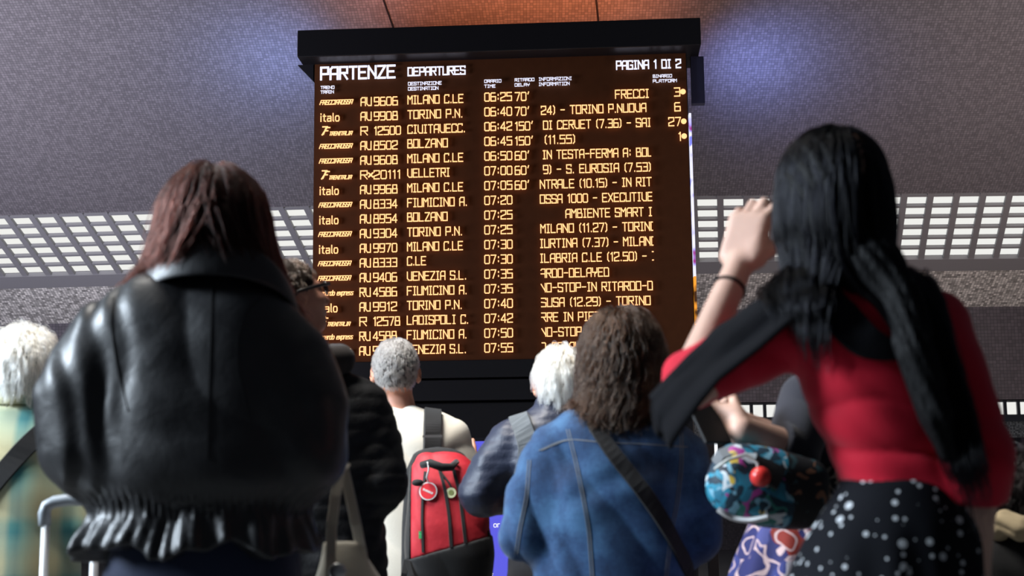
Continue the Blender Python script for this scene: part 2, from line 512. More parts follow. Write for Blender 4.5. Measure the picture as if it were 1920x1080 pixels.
WD = {'I': 2.6, '1': 2.2, ':': 1.8, '.': 1.2, ',': 1.2, '(': 1.8, ')': 1.6, "'": 1.4, ' ': 2.4, 'i': 1.2, 'l': 1.4, 't': 2.4, 'j': 1.6, 'r': 2.2, '-': 3.6, 'J': 3}
for ch in 'abdenopsx': WD[ch] = 3.2


def strokes(mb, text, u0, v0, width, height, thick, off, slant=0.0, depth=0.008, clip=None, gap=1.35):
    """lettering as raised luminous strokes on the board, u0,v0 the lower left corner, squeezed to width"""
    tot = sum(WD.get(c, 4) + gap for c in text) - gap
    sx, sy = (width - thick) / max(tot, 0.1), (height - thick) / 6.0
    x = 0.0
    for c in text:
        for pl in GL.get(c, []):
            for (ax, ay), (bx_, by_) in zip(pl, pl[1:]):
                a = np.array([u0 + thick / 2 + (x + ax) * sx + slant * ay * sy, v0 + thick / 2 + ay * sy])
                b = np.array([u0 + thick / 2 + (x + bx_) * sx + slant * by_ * sy, v0 + thick / 2 + by_ * sy])
                if clip is not None:
                    if max(a[0], b[0]) > clip[1]:
                        if min(a[0], b[0]) >= clip[1]: continue
                        if a[0] > b[0]: a, b = b, a
                        b = a + (b - a) * (clip[1] - a[0]) / (b[0] - a[0])
                    if min(a[0], b[0]) < clip[0]:
                        if max(a[0], b[0]) <= clip[0]: continue
                        if a[0] > b[0]: a, b = b, a
                        a = b + (a - b) * (b[0] - clip[0]) / (b[0] - a[0])
                t = b - a; L = np.hypot(*t)
                t = t / L if L > 1e-9 else np.array([1.0, 0])
                cpt = (a + b) / 2; hl = L / 2 + thick * 0.42
                ex = (BHD * t[0] + BUP * t[1]) * hl; ey = (-BHD * t[1] + BUP * t[0]) * thick / 2
                mb.obox(bp(cpt[0], cpt[1], off), ex, ey, BN * depth / 2)
        x += WD.get(c, 4) + gap


TOFF = 0.026
M_amber = glow('amber_led', (1.0, 0.50, 0.21), 1.75)
M_white = glow('white_led', (0.80, 0.80, 1.0), 1.25)
_t = NT('led_matrix'); _t.set(rough=0.65, spec=0.06)
_v = _t.coord('Object', (55, 55, 55))
_n = _t.noise(_t.coord(), 14, 2)
_t.set(color=_t.mix(_n, (0.062, 0.022, 0.009), (0.085, 0.030, 0.012)))
M_screen = _t.m

foot = bp(0, 0); foot = np.array([foot[0], foot[1] + 0.2, 0])
board = empty('departure_board', foot)
tag(board, 'large black totem with amber departures board under a black canopy', 'departure board')
hw, hh = BW / 2, BH / 2
# screen face and its black case
MB().obox(bp(0, 0, -0.02), BHD * hw, BUP * hh, BN * 0.02).build('screen', M_screen, board)
cs = MB()
cs.obox(bp(0, 0, -0.24), BHD * (hw + 0.01), BUP * (hh + 0.02), BN * 0.2)
for v0, v1, dpt in ((-hh - 0.15, -hh, 0.03), (-hh - 0.34, -hh - 0.165, 0.012)):
    cs.obox(bp(0, (v0 + v1) / 2, -0.2 + dpt / 2), BHD * (hw + 0.012), BUP * (v1 - v0) / 2, BN * (0.2 + dpt / 2))
cs.build('casing', M_black, board, bevel=0.006)
# lower housing down to the floor
zb = bp(0, -hh - 0.34)[2]
lowc = bp(0, 0, -0.24)
lh = MB().obox((lowc[0], lowc[1], (zb - 0.012) / 2), BHD * (hw - 0.02), np.array([0, 0, (zb - 0.012) / 2]), BN * 0.19)
lh.build('pedestal', M_black, board, bevel=0.01)
# canopy box
ca = on_board(557, 108, 0.22); cb = on_board(1313, 31, 0.22)
uc0, uc1 = ca[0], cb[0]; vc1 = on_board(940, 44.5, 0.22)[1]; vc0 = on_board(940, 95.5, 0.22)[1]
MB().obox(bp((uc0 + uc1) / 2, (vc0 + vc1) / 2, 0.22 - 0.33), BHD * (uc1 - uc0) / 2, BUP * (vc1 - vc0) / 2, BN * 0.33).build('canopy', M_black, board, bevel=0.008)
# side gusset (left) and side cheek (right)
g = MB()
gl = -hw - 0.012
pa, pb, pc_ = (on_board(558, 110, 0.0)[0], vc0), (gl, vc0), (gl, on_board(590, 152)[1])
v = [bp(*p, off=o) for o in (0.0, -0.06) for p in (pa, pb, pc_)]
g.add(v, [(0, 2, 1), (3, 4, 5), (0, 1, 4, 3), (1, 2, 5, 4), (2, 0, 3, 5)])
g.build('gusset', M_blackedge, board)
e0, e1 = on_board(1290, 88, -0.1), on_board(1322, 193, -0.1)
_cheek = NT('blue_black_cheek'); _cheek.set(color=(0.030, 0.032, 0.075), rough=0.4)
MB().obox(bp((e0[0] + e1[0]) / 2 + 0.01, (vc0 + e1[1]) / 2, -0.14), BHD * (e1[0] - e0[0] - 0.02) / 2, BUP * (vc0 - e1[1]) / 2, BN * 0.04).build('side_cheek', _cheek.m, board)

# narrow display wrapped round the right-hand side of the case, its bright picture seen edge-on
t = NT('side_display')
sv = t.coord('Object', (1, 1, 1))
s3 = t.n('ShaderNodeSeparateXYZ'); t.l(sv, s3.inputs[0])
nz = t.noise(t.coord('Object', (6, 6, 5)), 1.4, 1)
colr = t.ramp(nz, [(0.30, (0.35, 0.03, 0.25)), (0.38, (0.45, 0.4, 1.0)), (0.46, (0.80, 0.80, 1.0)), (0.62, (0.9, 0.88, 1.0)), (0.72, (0.22, 0.24, 0.85))])
warm = t.ramp(nz, [(0.40, (0.05, 0.015, 0.0)), (0.55, (1.0, 0.36, 0.03))])
zsw = bp(0, on_board(1298, 518)[1])[2]
t.set(color=(0.02, 0.02, 0.02), ecol=t.mix(t.math('LESS_THAN', s3.outputs[2], zsw), colr, warm), estr=1.1, rough=0.4)
sdv0, sdv1 = on_board(1300, 606)[1], on_board(1291, 212)[1]
MB().obox(bp(hw + 0.022, (sdv0 + sdv1) / 2, -0.07), BHD * 0.010, BUP * (sdv1 - sdv0) / 2, BN * 0.07).build('side_display', t.m, board)

# header lettering
hd = MB()
def htext(text, x0, x1, ybase, ytop, thick, mb=None, **kw):
    xm = (x0 + x1) / 2
    a = on_board(x0, ybase, TOFF); b = on_board(x1, ytop, TOFF)
    slope = on_board(x0, ybase, TOFF)[1]
    strokes(hd if mb is None else mb, text, a[0], (on_board(xm, ybase, TOFF)[1]), b[0] - a[0], on_board(xm, ytop, TOFF)[1] - on_board(xm, ybase, TOFF)[1], thick, TOFF, **kw)
hdr = empty('header', bp(0, hh - .2)); hdr.parent = board; hdr.location = Vector(bp(0, hh - .2) - foot)
def hpart(name, items):
    m = MB()
    for tx, x0, x1, yb, yt, th in items: htext(tx, x0, x1, yb, yt, th, m)
    m.build(name + '_lettering', M_white, hdr)
hpart('title', [('PARTENZE', 600, 742, 149, 123, 0.018)])
hpart('subtitle', [('DEPARTURES', 764, 873, 141.5, 124.5, 0.0115)])
hpart('page_number', [('PAGINA 1 DI 2', 1155, 1277, 129.5, 112, 0.0115)])
_hs = {}
for tx, x0, x1, yb, yt in (('TRENO', 601, 627, 167, 161), ('TRAIN', 601, 626, 175.5, 169.5), ('DESTINAZIONE', 765, 828, 159.5, 153), ('DESTINATION', 765, 822, 169, 162.5),
                           ('ORARIO', 908, 940, 155, 149), ('TIME', 908, 929, 164.5, 158.5), ('RITARDO', 965, 1002, 152.5, 146.5), ('DELAY', 965, 993, 162, 156),
                           ('INFORMAZIONI', 1010, 1072, 151, 144.5), ('INFORMATION', 1010, 1068, 160.5, 154), ('BINARIO', 1224, 1260, 145.5, 139.5), ('PLATFORM', 1224, 1269, 154.5, 148.5)):
    _hs.setdefault(x0, []).append((tx, x0, x1, yb, yt, 0.0043))
for _k in _hs: hpart('column_heading', _hs[_k])


FR, IT, TR, LE = 'frec', 'italo', 'tren', 'leon'
ROWS = [  # operator mark, train, destination, time, delay, information (text, x0, x1), platform, dot, y of the train number
 (FR, 'AV', '9606', 'MILANO C.LE', '06:25', "70'", ('FRECCI', 1153, 1217), '3', 1),
 (IT, 'AV', '9908', 'TORINO P.N.', '06:40', "70'", ('24) - TORINO P.NUOVA', 1014, 1212), '6', 0),
 (TR, 'R', '12500', 'CIVITAVECC.', '06:42', "150'", ('DI CERVET (7.36) - SAI', 1018, 1221), '27', 1),
 (FR, 'AV', '8502', 'BOLZANO', '06:45', "150'", ('(11.55)', 1020, 1079), '1', 1),
 (FR, 'AV', '9608', 'MILANO C.LE', '06:50', "60'", ('IN TESTA-FERMA A: BOL', 1017, 1224), None, 0),
 (TR, 'R', '20111', 'VELLETRI', '07:00', "60'", ('9) - S. EUROSIA (7.53)', 1018, 1221), None, 0),
 (IT, 'AV', '9968', 'MILANO C.LE', '07:05', "60'", ('NTRALE (10.15) - IN RIT', 1012, 1222), None, 0),
 (FR, 'AV', '8334', 'FIUMICINO A.', '07:20', None, ('OSSA 1000 - EXECUTIVE', 1012, 1224), None, 0),
 (IT, 'AV', '8954', 'BOLZANO', '07:25', None, ('AMBIENTE SMART I', 1060, 1223), None, 0),
 (FR, 'AV', '9304', 'TORINO P.N.', '07:25', None, ('MILANO (11.27) - TORINO', 1013, 1230), None, 0),
 (IT, 'AV', '9970', 'MILANO C.LE', '07:30', None, ('IURTINA (7.37) - MILANO', 1012, 1231), None, 0),
 (FR, 'AV', '8333', 'C.LE', '07:30', None, ('ILABRIA C.LE (12.50) - I', 1012, 1229), None, 0),
 (FR, 'AV', '9406', 'VENEZIA S.L.', '07:35', None, ('ARDO-DELAYED', 1013, 1142), None, 0),
 (LE, 'RV', '4586', 'FIUMICINO A.', '07:35', None, ('NO-STOP-IN RITARDO-D', 1013, 1224), None, 0),
 (IT, 'AV', '9912', 'TORINO P.N.', '07:40', None, ('SUSA (12.29) - TORINO', 1014, 1220), None, 0),
 (TR, 'R', '12578', 'LADISPOLI C.', '07:42', None, ('RRE IN PIETRASANTA', 1014, 1205), None, 0),
 (LE, 'RV', '4588', 'FIUMICINO A.', '07:50', None, ('NO-STOP-IN RITARDO-D', 1014, 1226), None, 0),
 (FR, 'AV', '9410', 'VENEZIA S.L.', '07:55', None, ('D-DELAYED', 1014, 1110), None, 0),
]
DWID = {'MILANO C.LE': 105, 'TORINO P.N.': 104, 'CIVITAVECC.': 109, 'BOLZANO': 76, 'VELLETRI': 80, 'FIUMICINO A.': 113, 'C.LE': 36, 'VENEZIA S.L.': 112, 'LADISPOLI C.': 116}
TH = 0.0084
clipinfo = (on_board(1013, 420, TOFF)[0], on_board(1223.5, 420, TOFF)[0])
for i, (op, cls, num, dest, tm, dl, info, plat, dot) in enumerate(ROWS):
    row = empty('departure_row', bp(0, 0)); row.parent = board; row.location = Vector(bp(0, hh - .42 - i * .126) - foot)
    mb = MB()
    def done(name):
        global mb
        if mb.v: mb.build(name, M_amber, row)
        mb = MB()
    # centre lines measured in the photograph at three columns
    k = i / 17.0
    yT = 190.5 + (658 - 190.5) * k      # train number, x = 710
    yD = 186 + (654.5 - 186) * k        # destination, x = 818
    yH = 181.5 + (652 - 181.5) * k      # time, x = 934
    yI = 176.5 + (648.5 - 176.5) * k    # information, x = 1120
    drift = -5.0 * k                    # the columns spread a little towards the foot of the board
    def put(text, x0, x1, yc, hpx=17.5, th=TH, **kw):
        a = on_board(x0, yc, TOFF); b = on_board(x1, yc, TOFF)
        vc = on_board((x0 + x1) / 2, yc, TOFF)[1]; hgt = hpx * 12 / F_PX * 1.02
        strokes(mb, text, a[0], vc - hgt / 2, b[0] - a[0], hgt, th, TOFF, **kw)
    put(cls, 676 + drift * .5, (697 if cls in ('AV', 'RV') else 690) + drift * .5, yT)
    put(num, 701 + drift * .4, (746 if len(num) == 4 else 752) + drift * .4, yT - 0.8)
    if cls == 'R' and num == '20111': put('X', 690, 700, yT, 10, 0.012)
    done('train_number_lettering')
    put(dest, 764 + drift * .3, 764 + drift * .3 + DWID[dest], yD)
    done('destination_lettering')
    put(tm, 908 + drift * 0, 960 + drift * 0 + 2 * k, yH)
    done('departure_time_lettering')
    if dl: put(dl, 965, 965 + (28 if len(dl) == 3 else 35), yH - 0.6)
    done('delay_lettering')
    tx, a0, a1 = info
    put(tx, a0, a1, yI + (1.5 if a1 < 1150 else -0.5 if a0 > 1100 else 0), clip=clipinfo)
    done('information_lettering')
    if plat:
        xe = 1275.5 + 2.2 * i / 3
        put(plat, xe - (12 if plat != '1' else 6) - (12 if len(plat) > 1 else 0), xe, yI - 4)
        if dot:
            cu, cv = on_board(xe + 5, yI - 4.5, TOFF)
            pts = [bp(cu + 0.024 * cos(2 * pi * q / 14), cv + 0.024 * sin(2 * pi * q / 14), TOFF) for q in range(14)]
            mb.add(pts + [p + BN * 0.006 for p in pts], [tuple(range(14, 28))] + [(q, (q + 1) % 14, 14 + (q + 1) % 14, 14 + q) for q in range(14)] + [tuple(range(14))[::-1]])
    done('platform_lettering')
    yO = yT + 1.0
    if op == FR: put('FRECCIAROSSA', 599 + drift, 660 + drift, yO, 9.5, 0.0062, slant=0.35, gap=1.0)
    elif op == IT: put('italo', 600 + drift, 637 + drift, yO + 1, 17, 0.0085)
    elif op == TR:
        put('TRENITALIA', 617 + drift, 660 + drift, yO + 3.5, 8, 0.006, slant=0.35)
        put('7', 600 + drift, 611 + drift, yO - 1, 18, 0.010, slant=0.3); put('F', 606 + drift, 615 + drift, yO - 1, 15, 0.010, slant=0.4)
    else: put('leonardo express', 597 + drift, 666 + drift, yO, 10.5, 0.0065, slant=0.25, gap=0.9)
    done('operator_mark_lettering')

# blue information screen set low in the front of the totem
kio = empty('information_screen', bp(0, 0, 0.02)); kio.location.z = 0.42
tag(kio, 'blue lit information screen low on the black totem, behind the red backpack', 'screen')
k1 = on_board(1285, 822, -0.02); k0 = on_board(735, 836, -0.02)
zt1 = bp(0, k1[1])[2]; uL, uR = k0[0], k1[0]
zc = (zt1 + 0.42) / 2; ks = bp((uL + uR) / 2, 0, -0.02); ks[2] = zc
MB().obox(ks - BN * 0.01, BHD * (uR - uL + 0.06) / 2, BUP * (zt1 - 0.42 + 0.06) / 2, BN * 0.012).build('bezel', M_blackedge, kio)
MB().obox(ks + BN * 0.006, BHD * (uR - uL) / 2, BUP * (zt1 - 0.42) / 2, BN * 0.006).build('display', glow('blue_display', (0.115, 0.115, 0.80), 0.98), kio)
lt = MB()
def ktext(text, x0, x1, yb, yt, th):
    a, b = on_board(x0, yb, 0.0), on_board(x1, yt, 0.0)
    strokes(lt, text, a[0], on_board((x0 + x1) / 2, yb, 0.0)[1], b[0] - a[0], on_board((x0 + x1) / 2, yt, 0)[1] - on_board((x0 + x1) / 2, yb, 0)[1], th, -0.004, depth=0.006)
ktext('PROVENIENZE', 880, 985, 963, 952, 0.009)
ktext('informazioni', 905, 985, 989, 978, 0.007)
ktext('ON LINE', 875, 925, 1085, 1075, 0.01)
lt.build('screen_lettering', glow('screen_white', (0.9, 0.9, 1.0), 1.0), kio)

# a slim white-lit display edge standing further back beside the totem
pz = at(1342, 850, 14.5)
sl = empty('display_column', (pz[0], pz[1], 0))
tag(sl, 'slim dark column with a bright white dotted edge above the floral bag', 'display')
MB().obox((pz[0] - 0.06, pz[1], 0.9), (0.05, 0, 0), (0, 0.05, 0), (0, 0, 0.9)).build('column_body', M_black, sl, bevel=0.004)
st = MB()
for q in range(26): st.obox((pz[0] - 0.003, pz[1] - 0.052, 1.42 + q * 0.0125), (0.016, 0, 0), (0, 0.004, 0), (0, 0, 0.0048))
st.build('light_strip', glow('strip_white', (0.9, 0.95, 1.0), 1.6), sl)
# ------------------------------------------------------------------ sculpting kit: distance fields turned into meshes
def sm(a, b, k):
    h = np.clip(0.5 + 0.5 * (b - a) / k, 0, 1)
    return b + (a - b) * h - k * h * (1 - h)


def smax(a, b, k): return -sm(-a, -b, k)


def U(k, *fs):
    def f(P):
        d = fs[0](P)
        for g in fs[1:]: d = sm(d, g(P), k)
        return d
    return f


def cone(a, b, ra, rb):
    a, b = np.asarray(a, float), np.asarray(b, float); ab = b - a; L2 = max(ab @ ab, 1e-12)
    def f(P):
        t = np.clip((P - a) @ ab / L2, 0, 1)
        return np.linalg.norm(P - a - t[:, None] * ab, axis=1) - (ra + t * (rb - ra))
    return f


def chain(pts, rad):
    fs = [cone(p, q, r0, r1) for p, q, r0, r1 in zip(pts, pts[1:], rad, rad[1:])]
    def f(P):
        d = fs[0](P)
        for g in fs[1:]: d = np.minimum(d, g(P))
        return d
    return f


def rotz(a): return np.array([[cos(a), -sin(a), 0], [sin(a), cos(a), 0], [0, 0, 1]])
def rotx(a): return np.array([[1, 0, 0], [0, cos(a), -sin(a)], [0, sin(a), cos(a)]])
def roty(a): return np.array([[cos(a), 0, sin(a)], [0, 1, 0], [-sin(a), 0, cos(a)]])


def ell(c, r, R=None):
    c, r = np.asarray(c, float), np.asarray(r, float)
    def f(P):
        q = P - c
        if R is not None: q = q @ R
        k0 = np.linalg.norm(q / r, axis=1); k1 = np.linalg.norm(q / (r * r), axis=1)
        return k0 * (k0 - 1) / np.maximum(k1, 1e-9)
    return f


def rbox(c, h, rad, R=None):
    c, h = np.asarray(c, float), np.asarray(h, float) - rad
    def f(P):
        q = P - c
        if R is not None: q = q @ R
        q = np.abs(q) - h
        return np.linalg.norm(np.maximum(q, 0), axis=1) + np.minimum(q.max(1), 0) - rad
    return f


def half(c, n):
    """the region beyond the plane through c facing n"""
    c, n = np.asarray(c, float), nrm(n)
    return lambda P: -((P - c) @ n)


def loft(st, n=2.3, yaw=0.0, soft=0.03):
    """body of elliptic sections; stations are (z, cx, cy, rx, ry)"""
    st = np.array(sorted(map(tuple, st)), float)
    z = np.linspace(st[0, 0], st[-1, 0], 90)
    cols = []
    for j in range(1, 5):
        v = np.interp(z, st[:, 0], st[:, j])
        for _ in range(10): v[1:-1] = (v[:-2] + 2 * v[1:-1] + v[2:]) / 4
        cols.append(v)
    c, s = cos(yaw), sin(yaw)
    def f(P):
        zz = P[:, 2]; g = [np.interp(zz, z, v) for v in cols]
        dx, dy = P[:, 0] - g[0], P[:, 1] - g[1]
        x, y = np.abs(c * dx + s * dy), np.abs(-s * dx + c * dy)
        k = ((x / g[2]) ** n + (y / g[3]) ** n) ** (1 / n)
        d = (k - 1) * np.minimum(g[2], g[3]) * (0.75 + 0.25 * np.minimum(1, 1 / np.maximum(k, 0.2)))
        return smax(smax(d, zz - z[-1], soft), z[0] - zz, 0.006)
    return f


_rng = np.random.default_rng(7)
_W = _rng.normal(size=(64, 3)); _W /= np.linalg.norm(_W, axis=1)[:, None]; _PH = _rng.uniform(0, 6.28, 64)


def sn(P, freq, seed=0, n=6):
    """smooth pseudo-noise in about -1..1"""
    d = np.zeros(len(P))
    for i in range(n):
        j = (seed * 7 + i) % 64
        d += np.sin(P @ _W[j] * freq * (0.7 + 0.25 * i) * 6.28 + _PH[j])
    return d / (n ** 0.5 * 1.3)


def folds(P, direction, freq, amp, seed=0, warp=1.4, sharp=1.6):
    """crease ridges running across a direction"""
    ph = P @ nrm(direction) * freq * 6.283 + warp * sn(P, freq * 0.22, seed) * 2
    w = np.abs(np.sin(ph * 0.5)) ** sharp
    return -amp * (w - 0.4) * (0.55 + 0.45 * sn(P, freq * 0.18, seed + 3))


def polygonize(f, lo, hi, h, margin=0.02):
    lo, hi = np.asarray(lo, float), np.asarray(hi, float); B = 4
    nb = np.ceil((hi - lo) / (h * B)).astype(int) + 1
    ax = [lo[i] + (np.arange(nb[i]) + 0.5) * h * B for i in range(3)]
    G = np.stack(np.meshgrid(*ax, indexing='ij'), -1).reshape(-1, 3)
    dc = f(G).reshape(nb)
    keep = np.abs(dc) < h * B * 1.5 + margin
    n = nb * B
    cells = keep.repeat(B, 0).repeat(B, 1).repeat(B, 2)
    node = np.zeros(n + 1, bool)
    for i in (0, 1):
        for j in (0, 1):
            for k in (0, 1): node[i:n[0] + i, j:n[1] + j, k:n[2] + k] |= cells
    sg = np.where(dc < 0, -1.0, 1.0).repeat(B, 0).repeat(B, 1).repeat(B, 2)
    D = np.ones(n + 1); D[:-1, :-1, :-1] = sg
    ii = np.argwhere(node)
    P = lo + ii * h
    out = np.empty(len(P))
    for s in range(0, len(P), 200000): out[s:s + 200000] = f(P[s:s + 200000])
    D[node] = out
    S = D < 0
    cnt = np.zeros(n, np.int8)
    for i in (0, 1):
        for j in (0, 1):
            for k in (0, 1): cnt += S[i:n[0] + i, j:n[1] + j, k:n[2] + k]
    act = (cnt > 0) & (cnt < 8) & cells
    idx = -np.ones(n, int); A = np.argwhere(act); idx[act] = np.arange(len(A))
    acc = np.zeros((len(A), 3)); num = np.zeros(len(A))
    for a in range(3):
        o1, o2 = [(1, 2), (0, 2), (0, 1)][a]
        for u in (0, 1):
            for v in (0, 1):
                p = A.copy(); p[:, o1] += u; p[:, o2] += v
                q = p.copy(); q[:, a] += 1
                d0, d1 = D[tuple(p.T)], D[tuple(q.T)]
                m = (d0 < 0) != (d1 < 0)
                t = np.where(m, d0 / np.where(m, d0 - d1, 1), 0)
                pos = p.astype(float); pos[:, a] += t
                acc[m] += pos[m]; num[m] += 1
    V = lo + acc / np.maximum(num, 1)[:, None] * h
    F = []
    for a in range(3):
        b, c = (a + 1) % 3, (a + 2) % 3
        sl0 = [slice(1, n[0]), slice(1, n[1]), slice(1, n[2])]; sl0[a] = slice(0, n[a])
        sl1 = list(sl0); sl1[a] = slice(1, n[a] + 1)
        m = S[tuple(sl0)] != S[tuple(sl1)]
        e = np.argwhere(m)
        if len(e) == 0: continue
        off = np.ones(3, int); off[a] = 0
        e = e + off
        inside = S[tuple(e.T)]
        q = []
        for db, dcc in ((-1, -1), (0, -1), (0, 0), (-1, 0)):
            g = e.copy(); g[:, b] += db; g[:, c] += dcc; q.append(idx[tuple(g.T)])
        q = np.stack(q, 1); ok = (q >= 0).all(1); q, inside = q[ok], inside[ok]
        q[~inside] = q[~inside][:, ::-1]
        F.append(q)
    F = np.concatenate(F)
    # settle the vertices on the surface
    d = f(V); e = h * 0.4
    g = np.stack([f(V + np.eye(3)[i] * e) - f(V - np.eye(3)[i] * e) for i in range(3)], 1) / (2 * e)
    st = d[:, None] * g / np.maximum((g * g).sum(1), 0.15)[:, None]
    L = np.linalg.norm(st, axis=1); st *= np.minimum(1, h * 0.7 / np.maximum(L, 1e-9))[:, None]
    return V - st, F


def sculpt(name, f, lo, hi, h, mat, parent=None, origin=None):
    V, F = polygonize(f, lo, hi, h)
    base = np.array(origin, float) if origin is not None else np.array(root_loc(parent))
    me = bpy.data.meshes.new(name)
    me.vertices.add(len(V)); me.vertices.foreach_set('co', (V - base).astype(np.float32).ravel())
    me.loops.add(len(F) * 4); me.loops.foreach_set('vertex_index', F.astype(np.int32).ravel())
    me.polygons.add(len(F)); me.polygons.foreach_set('loop_start', np.arange(0, len(F) * 4, 4, dtype=np.int32))
    me.polygons.foreach_set('use_smooth', np.ones(len(F), bool))
    me.update(calc_edges=True); me.validate()
    me.materials.append(mat)
    o = bpy.data.objects.new(name, me); C.objects.link(o)
    if parent is None: o.location = Vector(base)
    else:
        o.parent = parent; o.location = Vector(base - np.array(root_loc(parent)))
    return o


def grad(f, P, e=0.003):
    g = np.stack([f(P + np.eye(3)[i] * e) - f(P - np.eye(3)[i] * e) for i in range(3)], 1)
    return g / np.maximum(np.linalg.norm(g, axis=1), 1e-9)[:, None]


def snap(f, P, off, it=4):
    """move points onto the surface f = off"""
    P = np.array(P, float)
    for _ in range(it):
        P = P - (f(P) - off)[:, None] * grad(f, P)
    return P


def on_surface(f, start, direction, off=0.0, far=1.0):
    """first point at distance off from surface f, marching from start (outside) along direction"""
    p = np.array(start, float); d = nrm(direction); t = 0
    for _ in range(60):
        v = float(f(p[None])[0]) - off
        if abs(v) < 5e-4 or t > far: break
        p = p + d * v * 0.8; t += abs(v) * 0.8
    return p


def ribbon(name, pts, normals, width, thick, mat, parent=None, origin=None):
    """flat band along pts whose faces look along the normals"""
    mb = MB(); pts = np.asarray(pts, float); normals = np.asarray(normals, float); m = len(pts)
    w = [width] * m if np.isscalar(width) else width
    rings = []
    for i in range(m):
        t = nrm(pts[min(i + 1, m - 1)] - pts[max(i - 1, 0)]); s = nrm(np.cross(t, normals[i])); nn = nrm(np.cross(s, t))
        a, b = s * w[i] / 2, nn * thick / 2
        rings.append([pts[i] - a - b, pts[i] - a * 0.9 + b, pts[i] + a * 0.9 + b, pts[i] + a - b])
    v = [p for r in rings for p in r]
    f = []
    for i in range(m - 1):
        for k in range(4): f.append((i * 4 + k, i * 4 + (k + 1) % 4, i * 4 + 4 + (k + 1) % 4, i * 4 + 4 + k))
    f.append((3, 2, 1, 0)); e = (m - 1) * 4; f.append((e, e + 1, e + 2, e + 3))
    mb.add(v, f)
    return mb.build(name, mat, parent, origin)


def surf_band(name, f, starts, off, width, thick, mat, parent=None, origin=None, n=28):
    """band laid over surface f: starts are rough world points, smoothed and projected"""
    s = np.asarray(starts, float); u = np.linspace(0, len(s) - 1, n)
    P = np.stack([np.interp(u, np.arange(len(s)), s[:, j]) for j in range(3)], 1)
    for _ in range(3): P[1:-1] = (P[:-2] + 2 * P[1:-1] + P[2:]) / 4
    for i in range(n):
        v = nrm(P[i] - EYE); p = P[i] - v * .12; ok = False
        for _ in range(70):
            dv = float(f(p[None])[0]) - off
            if abs(dv) < 8e-4: ok = True; break
            p = p + v * dv * .7
            if (p - P[i]) @ v > .75: break
        P[i] = p if ok else snap(f, P[i][None], off, 6)[0]
    for _ in range(2): P[1:-1] = (P[:-2] + 2 * P[1:-1] + P[2:]) / 4
    return ribbon(name, P, grad(f, P), width, thick, mat, parent, origin)


# ------------------------------------------------------------------ anatomy
def head_field(c, yaw=0.0, pitch=0.0, roll=0.0, s=1.0):
    """a head with face, looking along +y turned by yaw; pitch > 0 lifts the chin"""
    c = np.asarray(c, float); R = rotz(yaw) @ roty(roll) @ rotx(pitch)
    cr = ell((0, -0.012, 0.030), (0.0765, 0.097, 0.088)); fa = ell((0, 0.022, -0.030), (0.063, 0.072, 0.086))
    jw = ell((0, 0.048, -0.086), (0.040, 0.038, 0.030)); oc = ell((0, -0.055, -0.02), (0.058, 0.045, 0.055))
    no = cone((0, .090, .012), (0, .108, -.028), .008, .0135); br = ell((0, .076, .026), (.052, .018, .011))
    lp = ell((0, .092, -.058), (.023, .011, .0095))
    ck = [ell((sx * .038, .062, -.022), (.024, .026, .024)) for sx in (-1, 1)]
    so = [ell((sx * .031, .100, .010), (.017, .014, .011)) for sx in (-1, 1)]
    ey = [ell((sx * .031, .079, .009), (.0125, .0125, .0125)) for sx in (-1, 1)]
    er = [ell((sx * .081, -.006, -.010), (.010, .021, .033), rotx(-0.25) @ rotz(sx * -0.45)) for sx in (-1, 1)]
    ei = [ell((sx * .0905, -.002, -.006), (.008, .012, .020), rotx(-0.25) @ rotz(sx * -0.45)) for sx in (-1, 1)]
    def f(P):
        q = (P - c) @ R / s
        d = sm(sm(sm(cr(q), fa(q), 0.03), jw(q), 0.03), oc(q), 0.03)
        d = sm(d, br(q), 0.012); d = sm(d, ck[0](q), 0.02); d = sm(d, ck[1](q), 0.02)
        for g in so: d = smax(d, -g(q), 0.008)
        for g in ey: d = np.minimum(d, g(q))
        d = sm(d, no(q), 0.012); d = sm(d, lp(q), 0.006)
        e = np.minimum(smax(er[0](q), -ei[0](q), 0.004), smax(er[1](q), -ei[1](q), 0.004))
        return sm(d, e, 0.006) * s
    f.c, f.R, f.s = c, R, s
    return f


def skull_field(hf, grow=0.0):
    cr = ell((0, -0.012, 0.030), (0.0765 + grow, 0.097 + grow, 0.088 + grow)); oc = ell((0, -0.055, -0.02), (0.058 + grow, 0.045 + grow, 0.055 + grow))
    return lambda P: (lambda q: sm(cr(q), oc(q), 0.03) * hf.s)((P - hf.c) @ hf.R / hf.s)


